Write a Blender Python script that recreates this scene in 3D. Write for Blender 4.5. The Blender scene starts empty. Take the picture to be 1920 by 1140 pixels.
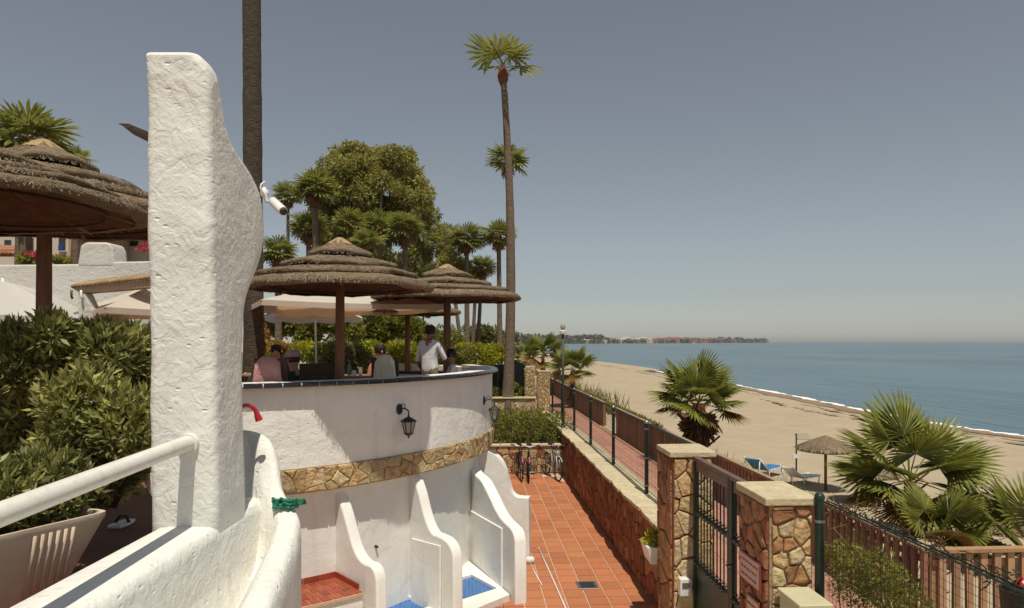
import bpy, bmesh, math, random
import numpy as np
from mathutils import Vector, Matrix
random.seed(7); rng = np.random.default_rng(7)
scene = bpy.context.scene
col = scene.collection
PI = math.pi
rad = math.radians

# ------------------------------------------------------------------ camera
CAM = np.array([0.0, 0.0, 4.0]); FPX = 1300.0; YAW = rad(3.39)
cd = bpy.data.cameras.new('camera'); cam = bpy.data.objects.new('camera', cd); col.objects.link(cam)
cam.location = CAM; cam.rotation_euler = (PI/2, 0, -YAW)
cd.sensor_width = 36; cd.lens = 36*FPX/1920; cd.shift_y = 70/1920
cd.clip_start = 0.05; cd.clip_end = 20000
scene.camera = cam
FW = np.array([math.sin(YAW), math.cos(YAW), 0.0]); RT = np.array([math.cos(YAW), -math.sin(YAW), 0.0]); UP = np.array([0, 0, 1.0])
def atd(px, py, d):            # point seen at a pixel, d metres ahead
    return CAM + d*(FW + RT*(px-960)/FPX + UP*(640-py)/FPX)
def at(px, py, z):             # pixel ray meets the level plane z
    return atd(px, py, (CAM[2]-z)*FPX/(py-640))
def pz(px, d, z):              # pixel column, distance, height
    p = atd(px, 640, d); p[2] = z; return p

# ------------------------------------------------------------------ world, sun, exposure
SUN_TO = np.array([0.07, -0.40, 1.0]); SUN_TO = SUN_TO/np.linalg.norm(SUN_TO)
SUN_TO = SUN_TO[0]*RT + SUN_TO[1]*FW + SUN_TO[2]*UP
el = math.asin(SUN_TO[2]); az = math.atan2(SUN_TO[0], SUN_TO[1])
w = bpy.data.worlds.new('World'); scene.world = w; w.use_nodes = True
nt = w.node_tree; bg = nt.nodes['Background']
sky = nt.nodes.new('ShaderNodeTexSky'); sky.sky_type = 'NISHITA'; sky.sun_disc = False
sky.sun_elevation = el; sky.sun_rotation = az
sky.air_density = 1.0; sky.dust_density = 0.35; sky.ozone_density = 1.0; sky.altitude = 0
hs = nt.nodes.new('ShaderNodeHueSaturation'); hs.inputs['Saturation'].default_value = 0.45
nt.links.new(sky.outputs[0], hs.inputs['Color']); tint = nt.nodes.new('ShaderNodeMix'); tint.data_type = 'RGBA'; tint.blend_type = 'MULTIPLY'; tint.inputs[0].default_value = 1.0; tint.inputs[7].default_value = (.975, 1.0, .995, 1); nt.links.new(hs.outputs[0], tint.inputs[6]); nt.links.new(tint.outputs[2], bg.inputs['Color'])
bg.inputs['Strength'].default_value = 0.070
sd = bpy.data.lights.new('sun', 'SUN'); so = bpy.data.objects.new('sun', sd); col.objects.link(so)
sd.energy = 4.3; sd.angle = rad(0.6); sd.color = (1.0, 0.94, 0.80)
so.rotation_euler = Vector(SUN_TO).to_track_quat('Z', 'Y').to_euler(); so.location = (0, -5, 40)
vs = scene.view_settings; vs.view_transform = 'Standard'; vs.look = 'None'; vs.exposure = 0.0; vs.gamma = 1.0; vs.use_curve_mapping = False
try:
    scene.cycles.use_denoising = True; scene.cycles.max_bounces = 6; scene.cycles.transparent_max_bounces = 8
    scene.cycles.volume_bounces = 0; scene.cycles.sample_clamp_indirect = 8
except Exception: pass

# ------------------------------------------------------------------ materials
MATS = {}
def mat(name, c, c2=None, rough=0.8, ns=4.0, bump=0.25, bs=30.0, rnd=0.0, isl=0.0, spec=0.3, metal=0.0, stretch=None, coat=0, fine=0.0, dirt=None):
    """procedural surface: two tones mixed by noise, random tone per object (rnd) or per leaf (isl), noise bump"""
    m = bpy.data.materials.new(name); m.use_nodes = True; n = m.node_tree; N = n.nodes; L = n.links
    b = N['Principled BSDF']; b.inputs['Roughness'].default_value = rough; b.inputs['Metallic'].default_value = metal
    b.inputs['Specular IOR Level'].default_value = spec; b.inputs['Coat Weight'].default_value = coat
    tc = N.new('ShaderNodeTexCoord'); mp = N.new('ShaderNodeMapping'); L.new(tc.outputs['Object'], mp.inputs[0])
    if stretch: mp.inputs['Scale'].default_value = stretch
    c2 = c2 or tuple(x*0.78 for x in c)
    t = N.new('ShaderNodeTexNoise'); t.inputs['Scale'].default_value = ns; t.inputs['Detail'].default_value = 5; t.inputs['Roughness'].default_value = .62
    L.new(mp.outputs[0], t.inputs[0])
    rp = N.new('ShaderNodeMapRange'); rp.inputs[1].default_value = .33; rp.inputs[2].default_value = .67; L.new(t.outputs[0], rp.inputs[0])
    mx = N.new('ShaderNodeMix'); mx.data_type = 'RGBA'; mx.inputs[6].default_value = (*c, 1); mx.inputs[7].default_value = (*c2, 1)
    L.new(rp.outputs[0], mx.inputs[0]); out = mx.outputs[2]
    if dirt:     # (colour, scale, amount): sparse stains
        t3 = N.new('ShaderNodeTexNoise'); t3.inputs['Scale'].default_value = dirt[1]; t3.inputs['Detail'].default_value = 7; t3.inputs['Roughness'].default_value = .7
        L.new(mp.outputs[0], t3.inputs[0]); r3 = N.new('ShaderNodeMapRange'); r3.inputs[1].default_value = .52; r3.inputs[2].default_value = .75; r3.inputs[4].default_value = dirt[2]
        L.new(t3.outputs[0], r3.inputs[0]); m3 = N.new('ShaderNodeMix'); m3.data_type = 'RGBA'; L.new(r3.outputs[0], m3.inputs[0]); L.new(out, m3.inputs[6]); m3.inputs[7].default_value = (*dirt[0], 1); out = m3.outputs[2]
    if rnd or isl:
        h = N.new('ShaderNodeHueSaturation'); L.new(out, h.inputs['Color'])
        if rnd: src = N.new('ShaderNodeObjectInfo').outputs['Random']
        else: src = N.new('ShaderNodeNewGeometry').outputs['Random Per Island']
        amt = rnd or isl
        r2 = N.new('ShaderNodeMapRange'); r2.inputs[3].default_value = 1-amt; r2.inputs[4].default_value = 1+amt; L.new(src, r2.inputs[0]); L.new(r2.outputs[0], h.inputs['Value'])
        ml = N.new('ShaderNodeMath'); ml.operation = 'MULTIPLY'; ml.inputs[1].default_value = 7.31; L.new(src, ml.inputs[0])
        fr = N.new('ShaderNodeMath'); fr.operation = 'FRACT'; L.new(ml.outputs[0], fr.inputs[0])
        r4 = N.new('ShaderNodeMapRange'); r4.inputs[3].default_value = .5-.035*amt; r4.inputs[4].default_value = .5+.035*amt; L.new(fr.outputs[0], r4.inputs[0]); L.new(r4.outputs[0], h.inputs['Hue'])
        out = h.outputs[0]
    L.new(out, b.inputs['Base Color'])
    if bump:
        t2 = N.new('ShaderNodeTexNoise'); t2.inputs['Scale'].default_value = bs; t2.inputs['Detail'].default_value = 6; L.new(mp.outputs[0], t2.inputs[0])
        bp = N.new('ShaderNodeBump'); bp.inputs['Strength'].default_value = bump; bp.inputs['Distance'].default_value = .03; L.new(t2.outputs[0], bp.inputs['Height'])
        L.new(bp.outputs[0], b.inputs['Normal'])
    MATS[name] = m; return m
def leafmat(name, c, c2, isl=0.35, rough=.5, trans=.35, ns=.8, spec=.35):
    m = mat(name, c, c2, rough=rough, ns=ns, bump=0, isl=isl, spec=spec); n = m.node_tree; N = n.nodes; L = n.links
    b = N['Principled BSDF']; o = N['Material Output']; tr = N.new('ShaderNodeBsdfTranslucent')
    L.new(b.inputs['Base Color'].links[0].from_socket, tr.inputs[0]); ms = N.new('ShaderNodeMixShader'); ms.inputs[0].default_value = trans
    L.new(b.outputs[0], ms.inputs[1]); L.new(tr.outputs[0], ms.inputs[2]); L.new(ms.outputs[0], o.inputs[0]); return m
def plaster(name, c, big=.5, dents=.6, bs=3.0):
    """hand-trowelled lime wash: broad lumps, short trowel dents and fine grain, all as relief"""
    m = mat(name, c, tuple(x*.93 for x in c), rough=.85, ns=1.3, bump=0, dirt=((.44, .39, .31), 1.5, .28)); n = m.node_tree; N = n.nodes; L = n.links
    b = N['Principled BSDF']; tc = N['Texture Coordinate'] if 'Texture Coordinate' in N else [x for x in N if x.type == 'TEX_COORD'][0]
    def noise(s, d=4, dist=0.0):
        t = N.new('ShaderNodeTexNoise'); t.inputs['Scale'].default_value = s; t.inputs['Detail'].default_value = d; t.inputs['Distortion'].default_value = dist; L.new(tc.outputs['Object'], t.inputs[0]); return t.outputs[0]
    v = N.new('ShaderNodeTexVoronoi'); v.inputs['Scale'].default_value = bs*3.0; v.inputs['Randomness'].default_value = 1.0
    mp = N.new('ShaderNodeMapping'); mp.inputs['Scale'].default_value = (1, 1, 1.9); mp.inputs['Rotation'].default_value = (.4, .5, .3); L.new(tc.outputs['Object'], mp.inputs[0]); L.new(mp.outputs[0], v.inputs[0])
    vr = N.new('ShaderNodeMapRange'); vr.inputs[1].default_value = .02; vr.inputs[2].default_value = .16; L.new(v.outputs['Distance'], vr.inputs[0])
    hs_ = [(noise(bs, 4, .8), big), (vr.outputs[0], dents*.25), (noise(bs*5, 3, 1.2), dents*.35), (noise(90, 3), .05)]
    acc = None
    for s, k in hs_:
        q = N.new('ShaderNodeMath'); q.operation = 'MULTIPLY_ADD'; L.new(s, q.inputs[0]); q.inputs[1].default_value = k
        if acc is None: q.inputs[2].default_value = 0
        else: L.new(acc, q.inputs[2])
        acc = q.outputs[0]
    mp3 = N.new('ShaderNodeMapping'); mp3.inputs['Scale'].default_value = (7, 7, .55); L.new(tc.outputs['Object'], mp3.inputs[0])     # run-off streaks
    t4 = N.new('ShaderNodeTexNoise'); t4.inputs['Scale'].default_value = 1.0; t4.inputs['Detail'].default_value = 7; t4.inputs['Roughness'].default_value = .65; L.new(mp3.outputs[0], t4.inputs[0])
    r4 = N.new('ShaderNodeMapRange'); r4.inputs[1].default_value = .56; r4.inputs[2].default_value = .80; r4.inputs[4].default_value = .30; L.new(t4.outputs[0], r4.inputs[0])
    old = b.inputs['Base Color'].links[0].from_socket; m4 = N.new('ShaderNodeMix'); m4.data_type = 'RGBA'; L.new(r4.outputs[0], m4.inputs[0]); L.new(old, m4.inputs[6]); m4.inputs[7].default_value = (.40, .36, .28, 1); L.new(m4.outputs[2], b.inputs['Base Color'])
    bp = N.new('ShaderNodeBump'); bp.inputs['Strength'].default_value = .75; bp.inputs['Distance'].default_value = .06; L.new(acc, bp.inputs['Height']); L.new(bp.outputs[0], b.inputs['Normal'])
    return m
def tilemat(name, c, grout, sx, sy, mort=.03, rough=.5, var=.85, offset=0.0):
    m = bpy.data.materials.new(name); m.use_nodes = True; n = m.node_tree; N = n.nodes; L = n.links; b = N['Principled BSDF']; b.inputs['Roughness'].default_value = rough
    tc = N.new('ShaderNodeTexCoord'); br = N.new('ShaderNodeTexBrick'); L.new(tc.outputs['Object'], br.inputs[0]); br.offset = offset
    br.inputs['Color1'].default_value = (*c, 1); br.inputs['Color2'].default_value = (*[x*var for x in c], 1); br.inputs['Mortar'].default_value = (*grout, 1)
    br.inputs['Scale'].default_value = 1; br.inputs['Brick Width'].default_value = sx; br.inputs['Row Height'].default_value = sy; br.inputs['Mortar Size'].default_value = mort*sx
    L.new(br.outputs[0], b.inputs['Base Color']); MATS[name] = m; return m

plaster('plaster', (.77, .755, .705), big=.65, dents=.6, bs=2.6); plaster('plaster_wall', (.85, .835, .79), big=.7, dents=.6, bs=1.8); plaster('plaster_smooth', (.79, .775, .735), big=.35, dents=.10, bs=2)
plaster('plaster_far', (.58, .555, .515), big=.6, dents=.9, bs=2.2)
mat('white_paint', (.78, .76, .70), (.70, .67, .60), rough=.35, bump=.05, bs=60, spec=.5, dirt=((.4, .3, .2), 14, .35))
mat('terracotta', (.46, .175, .080), (.40, .145, .066), rough=.6, ns=5, bump=.15, bs=60, rnd=.12, dirt=((.53, .31, .19), 2.2, .4))
mat('grout', (.60, .42, .29), (.52, .34, .23), ns=6, bump=.2)
mat('bench_tile', (.34, .075, .035), (.25, .05, .025), rough=.45, ns=7, bump=.1, rnd=.2)
mat('promenade_paving', (.42, .215, .155), (.36, .175, .125), rough=.85, ns=2.5, bump=.15, bs=60, rnd=.08, dirt=((.42, .24, .17), 3, .4))
mat('joint_dark', (.13, .07, .05), ns=5)
mat('cap_stone', (.56, .47, .31), (.44, .36, .23), ns=6, bump=.5, bs=22, rnd=.12, dirt=((.24, .19, .12), 9, .5))
mat('stone_gold', (.56, .40, .20), (.36, .225, .10), ns=11, bump=1.0, bs=18, rnd=.22, dirt=((.66, .53, .33), 14, .75))
mat('stone_pale', (.60, .48, .29), (.42, .31, .17), ns=11, bump=1.0, bs=18, rnd=.25, dirt=((.20, .13, .07), 12, .5))
mat('stone_red', (.30, .115, .058), (.16, .058, .03), ns=9, bump=1.0, bs=16, rnd=.25, stretch=(1, 1, .55), dirt=((.33, .16, .08), 9, .6))
mat('stone_brown', (.40, .20, .095), (.21, .095, .045), ns=9, bump=1.0, bs=16, rnd=.3, dirt=((.50, .31, .16), 10, .6))
mat('mortar_red', (.21, .065, .032), (.14, .042, .022), ns=7, bump=.6, bs=25)
mat('mortar_tan', (.42, .31, .185), (.27, .185, .105), ns=9, bump=.6, bs=25)
mat('navy_tile', (.012, .013, .024), (.02, .02, .035), rough=.18, ns=6, bump=.03, rnd=.3, spec=.6)
mat('tile_top', (.30, .31, .34), rough=.25, ns=6, bump=.03, spec=.6)
tilemat('pool_blue', (.02, .13, .42), (.10, .22, .42), .06, .06, mort=.06, rough=.15, var=.7)
mat('dark_metal', (.022, .024, .022), rough=.45, bump=.1, spec=.5)
mat('green_metal', (.012, .034, .022), (.008, .022, .015), rough=.42, bump=.12, bs=60, spec=.5)
mat('brown_metal', (.17, .095, .075), (.10, .055, .045), rough=.4, bump=.1, spec=.5)
mat('grey_metal', (.35, .36, .36), rough=.35, metal=.8, bump=.05)
mat('wire_green', (.015, .035, .022), rough=.6, bump=0)
mat('wood_fence', (.37, .20, .13), (.25, .13, .085), rough=.75, ns=5, bump=.3, bs=30, rnd=.28, stretch=(6, 6, .6))
mat('wood_fence_pale', (.42, .25, .14), (.30, .165, .09), rough=.75, ns=5, bump=.3, bs=30, rnd=.25, stretch=(6, 6, .6))
mat('wood_rail', (.36, .25, .17), (.25, .16, .105), rough=.8, ns=5, bump=.3, rnd=.15, stretch=(4, .4, 4))
mat('pole_wood', (.26, .125, .065), (.15, .07, .036), rough=.7, ns=4, bump=.35, bs=20, stretch=(5, 5, .5))
mat('dark_wood', (.06, .032, .018), (.04, .02, .012), rough=.7, ns=4, bump=.3, stretch=(5, 5, .5))
mat('weathered_wood', (.10, .08, .06), (.04, .03, .025), rough=.9, ns=8, bump=.6, stretch=(1, 5, 5))
mat('straw', (.34, .265, .18), (.20, .15, .10), rough=.9, ns=5, bump=.6, bs=60, isl=.45, spec=.1)
mat('thatch', (.275, .205, .135), (.15, .108, .07), rough=.95, ns=16, bump=1.0, bs=55, spec=.1)
mat('thatch_tip', (.42, .29, .15), (.30, .20, .10), rough=.9, ns=12, bump=.6, bs=40)
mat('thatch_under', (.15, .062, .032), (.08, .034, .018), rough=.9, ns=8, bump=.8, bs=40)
mat('canvas', (.82, .74, .63), (.76, .68, .57), rough=.9, ns=2, bump=.15, bs=12)
mat('canvas_white', (.76, .74, .70), (.68, .66, .62), rough=.85, ns=2, bump=.15, bs=10)
for nm in ('canvas', 'canvas_white'):
    m = MATS[nm]; N = m.node_tree.nodes; L = m.node_tree.links; tr = N.new('ShaderNodeBsdfTranslucent'); L.new(N['Principled BSDF'].inputs['Base Color'].links[0].from_socket, tr.inputs[0])
    if nm == 'canvas': 
        for l_ in list(tr.inputs[0].links): L.remove(l_)
        tr.inputs[0].default_value = (.62, .36, .20, 1)
    ms = N.new('ShaderNodeMixShader'); ms.inputs[0].default_value = .4; L.new(N['Principled BSDF'].outputs[0], ms.inputs[1]); L.new(tr.outputs[0], ms.inputs[2]); L.new(ms.outputs[0], N['Material Output'].inputs[0])
mat('sand', (.41, .335, .235), (.36, .288, .198), rough=1, ns=.5, bump=.9, bs=3.2, spec=.1, dirt=((.29, .215, .135), .9, .45))
mat('wet_sand', (.21, .135, .078), (.27, .18, .105), rough=.6, ns=.6, bump=.2, bs=3)
mat('weed', (.31, .235, .155), (.25, .18, .115), rough=.95, ns=2, bump=.5, bs=8)
mat('foam', (.82, .82, .80), (.72, .73, .72), rough=.8, ns=3, bump=.5, bs=6)
mat('soil', (.16, .10, .06), (.10, .06, .035), ns=3, bump=.5, bs=20)
mat('earth', (.30, .22, .13), (.16, .15, .06), ns=.5, bump=.4, bs=5)
mat('garden_ground', (.10, .12, .04), (.20, .15, .08), ns=.6, bump=.4, bs=8)
mat('deck_floor', (.17, .07, .04), (.12, .045, .028), ns=3, bump=.15, bs=20, rough=.7)
mat('pot_plastic', (.62, .50, .39), (.55, .43, .33), rough=.65, ns=2, bump=.08, bs=50, dirt=((.25, .15, .09), 4, .35))
mat('bark_palm', (.22, .16, .11), (.12, .085, .06), rough=.95, ns=5, bump=.9, bs=16, stretch=(1, 1, 3.2))
mat('bark_dark', (.10, .075, .052), (.045, .034, .025), rough=.95, ns=7, bump=1.0, bs=18, stretch=(1, 1, 3))
mat('bark_grey', (.23, .19, .155), (.12, .10, .08), rough=.95, ns=3, bump=.8, bs=12, stretch=(1, 1, .4))
mat('boot', (.22, .075, .035), (.12, .045, .024), rough=.95, ns=9, bump=.8, bs=25)
mat('dead_frond', (.26, .14, .07), (.14, .075, .04), rough=.95, ns=4, bump=.4, isl=.35)
leafmat('palm_leaf', (.31, .305, .065), (.18, .19, .042), isl=.35, trans=.42)
leafmat('palm_leaf_near', (.29, .285, .045), (.13, .15, .028), isl=.25, trans=.35, ns=2, spec=.5)
leafmat('palm_leaf_dry', (.30, .18, .05), (.20, .12, .035), isl=.3)
leafmat('oleander', (.42, .40, .12), (.14, .145, .042), isl=.6, ns=2, trans=.35, spec=.5)
leafmat('hedge_lime', (.47, .43, .03), (.27, .28, .025), isl=.35, ns=1.5, trans=.45)
leafmat('hedge_green', (.27, .26, .045), (.14, .155, .028), isl=.45, ns=1.5, trans=.45)
leafmat('shrub_sage', (.30, .28, .12), (.19, .19, .07), isl=.4, ns=1.5, trans=.45)
leafmat('eucalyptus', (.38, .345, .085), (.235, .22, .055), isl=.45, ns=.35, trans=.42)
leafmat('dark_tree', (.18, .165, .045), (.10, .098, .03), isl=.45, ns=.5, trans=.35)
leafmat('tree_mid', (.34, .32, .065), (.20, .20, .045), isl=.4, ns=.5, trans=.45)
leafmat('far_wood', (.15, .145, .075), (.095, .10, .055), isl=.5, ns=.02, trans=.1)
leafmat('dune_green', (.26, .24, .045), (.17, .16, .04), isl=.45, ns=.6)
leafmat('dry_grass', (.30, .25, .10), (.19, .16, .06), isl=.45, ns=.8)
leafmat('flower_red', (.55, .03, .05), (.45, .05, .09), isl=.3)
leafmat('flower_orange', (.42, .17, .06), (.30, .16, .06), isl=.4)
mat('skin', (.50, .27, .18), (.44, .23, .15), rough=.6, bump=.03); mat('skin_dark', (.26, .13, .085), (.22, .11, .07), rough=.6, bump=.03); mat('skin_red', (.56, .23, .155), (.5, .20, .13), rough=.6, bump=.03)
mat('hair', (.014, .010, .008), rough=.6, bump=.3, bs=60); mat('hair_brown', (.075, .038, .02), rough=.6, bump=.3, bs=60)
mat('cloth_white', (.74, .71, .70), rough=.9, bump=.35, bs=9); mat('cloth_pink', (.56, .30, .28), (.46, .22, .21), rough=.95, ns=7, bump=.6, bs=30)
mat('cloth_dark', (.035, .045, .045), rough=.9, bump=.3, bs=12); mat('cloth_cream', (.85, .79, .62), (.76, .69, .52), rough=.9, bump=.5, bs=9); mat('cloth_blue', (.04, .06, .13), rough=.9, bump=.3, bs=12); mat('cloth_khaki', (.24, .19, .12), rough=.9, bump=.3, bs=12)
mat('cloth_grey', (.24, .25, .23), rough=.9, bump=.3, bs=12); mat('cap_pink', (.55, .36, .40), rough=.9, bump=.2); mat('cloth_redbrown', (.12, .03, .03), rough=.9)
mat('tan_tile', (.40, .27, .15), (.28, .18, .10), rough=.9, ns=8, bump=.3, rnd=.2)
mat('wicker', (.075, .045, .03), (.11, .07, .045), rough=.7, ns=40, bump=.6, bs=90)
mat('table_top', (.28, .20, .13), (.2, .14, .09), rough=.5, ns=4)
mat('rubber', (.012, .012, .012), rough=.8); mat('bike_pink', (.62, .16, .26), rough=.4, bump=0); mat('bike_mint', (.42, .58, .54), rough=.35, bump=0, spec=.5); mat('bike_black', (.02, .02, .022), rough=.35, bump=0, spec=.5)
mat('red_plastic', (.48, .018, .03), rough=.3, bump=.03, spec=.5); mat('green_rope', (.02, .16, .085), (.04, .26, .16), rough=.7, ns=18, bump=.6, bs=60, rnd=.3)
mat('lounger_blue', (.035, .15, .36), (.05, .19, .42), rough=.8, ns=6, bump=.2); mat('lounger_navy', (.02, .04, .14), rough=.8, bump=.2); mat('plastic_white', (.78, .77, .74), rough=.4, bump=.02, spec=.5)
mat('box_cream', (.56, .52, .34), (.50, .46, .30), rough=.55, ns=2, bump=.04, dirt=((.3, .26, .16), 5, .25)); mat('sign_white', (.62, .40, .36), rough=.5, bump=0); mat('sign_red', (.30, .06, .05), rough=.5, bump=0); mat('sign_ink', (.16, .05, .05), rough=.5, bump=0)
mat('screen_cloth', (.018, .05, .034), (.010, .03, .022), rough=.9, ns=3, bump=.3)
mat('house_cream', (.60, .52, .42), (.54, .46, .37), rough=.9, ns=.6, bump=.1); mat('house_white', (.68, .64, .58), (.62, .58, .52), rough=.9, ns=.6, bump=.1); mat('house_tan', (.46, .33, .22), (.40, .28, .19), rough=.9, ns=.6)
mat('house_far', (.58, .50, .40), (.50, .43, .34), rough=.9, ns=.05, rnd=.15); mat('roof_far', (.33, .16, .10), (.28, .13, .08), rough=.9, ns=.05, rnd=.15)
mat('roof_tile', (.42, .20, .11), (.30, .13, .07), rough=.9, ns=8, bump=.3, rnd=.2); mat('window_dark', (.03, .035, .04), rough=.15, spec=.6, bump=0); mat('blue_sign', (.03, .06, .30), rough=.5)
mat('haze_hill', (.16, .17, .18), ns=.001, bump=0)
m = mat('lamp_glass', (.55, .52, .42), rough=.15, bump=0, spec=.6); m.node_tree.nodes['Principled BSDF'].inputs['Transmission Weight'].default_value = .5
# sea: dark blue-green body with a wind-rippled glossy skin
def seamat():
    m = bpy.data.materials.new('sea'); m.use_nodes = True; n = m.node_tree; N = n.nodes; L = n.links; b = N['Principled BSDF']
    tc = N.new('ShaderNodeTexCoord'); mp = N.new('ShaderNodeMapping'); mp.inputs['Scale'].default_value = (.018, .010, 1); mp.inputs['Rotation'].default_value = (0, 0, .25); L.new(tc.outputs['Object'], mp.inputs[0])
    t = N.new('ShaderNodeTexNoise'); t.inputs['Scale'].default_value = 1; t.inputs['Detail'].default_value = 6; L.new(mp.outputs[0], t.inputs[0])
    r = N.new('ShaderNodeValToRGB'); r.color_ramp.elements[0].position = .35; r.color_ramp.elements[0].color = (.032, .082, .112, 1); r.color_ramp.elements[1].position = .68; r.color_ramp.elements[1].color = (.075, .145, .178, 1); L.new(t.outputs[0], r.inputs[0]); L.new(r.outputs[0], b.inputs['Base Color'])
    b.inputs['Roughness'].default_value = .22; b.inputs['IOR'].default_value = 1.33; b.inputs['Specular IOR Level'].default_value = .42
    acc = None
    for s, k, d in (((.9, .16, 1), 1.0, 5), ((.12, .03, 1), 2.2, 3)):
        mp2 = N.new('ShaderNodeMapping'); mp2.inputs['Scale'].default_value = s; mp2.inputs['Rotation'].default_value = (0, 0, .12); L.new(tc.outputs['Object'], mp2.inputs[0])
        t2 = N.new('ShaderNodeTexNoise'); t2.inputs['Scale'].default_value = 1; t2.inputs['Detail'].default_value = d; L.new(mp2.outputs[0], t2.inputs[0])
        q = N.new('ShaderNodeMath'); q.operation = 'MULTIPLY_ADD'; L.new(t2.outputs[0], q.inputs[0]); q.inputs[1].default_value = k
        if acc: L.new(acc, q.inputs[2])
        else: q.inputs[2].default_value = 0
        acc = q.outputs[0]
    bp = N.new('ShaderNodeBump'); bp.inputs['Strength'].default_value = .8; bp.inputs['Distance'].default_value = .35; L.new(acc, bp.inputs['Height']); L.new(bp.outputs[0], b.inputs['Normal'])
    MATS['sea'] = m
seamat()

# ------------------------------------------------------------------ object helpers
ORIG = {}
def props(o, label=None, cat=None, group=None, kind=None):
    if label: o['label'] = label
    if cat: o['category'] = cat
    if group: o['group'] = group
    if kind: o['kind'] = kind
    return o
def thing(name, label, cat, loc=(0, 0, 0), group=None):
    o = bpy.data.objects.new(name, None); o.empty_display_size = .1; col.objects.link(o); o.location = loc
    ORIG[o] = np.array(loc, float); return props(o, label, cat, group)
def link(me, name, parent=None, kind=None):
    o = bpy.data.objects.new(name, me); col.objects.link(o)
    if parent: o.parent = parent; ORIG[o] = ORIG[parent]
    else: ORIG[o] = np.zeros(3)
    if kind: o['kind'] = kind
    return o
def child(me, name, parent, loc, rot=None, sc=None):     # shared-mesh piece placed at a world point under a parent
    o = link(me, name, parent); o.location = np.asarray(loc, float) - ORIG[parent]
    if rot is not None: o.rotation_euler = rot
    if sc is not None: o.scale = sc
    return o
def np_mesh(name, V, quads=None, tris=None, material=None, smooth=False):
    me = bpy.data.meshes.new(name); V = np.asarray(V, np.float32); nq = 0 if quads is None else len(quads); ntri = 0 if tris is None else len(tris)
    me.vertices.add(len(V)); me.vertices.foreach_set('co', V.ravel())
    idx = []; start = []; s = 0
    if nq: q = np.asarray(quads, np.int32); idx.append(q.ravel()); start.append(np.arange(nq)*4); s = nq*4
    if ntri: t = np.asarray(tris, np.int32); idx.append(t.ravel()); start.append(s+np.arange(ntri)*3)
    idx = np.concatenate(idx); start = np.concatenate(start)
    me.loops.add(len(idx)); me.loops.foreach_set('vertex_index', idx.astype(np.int32)); me.polygons.add(len(start)); me.polygons.foreach_set('loop_start', start.astype(np.int32))
    me.update(calc_edges=True); me.validate()
    if smooth: me.polygons.foreach_set('use_smooth', np.ones(len(start), bool))
    if material: me.materials.append(MATS[material])
    return me
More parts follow.
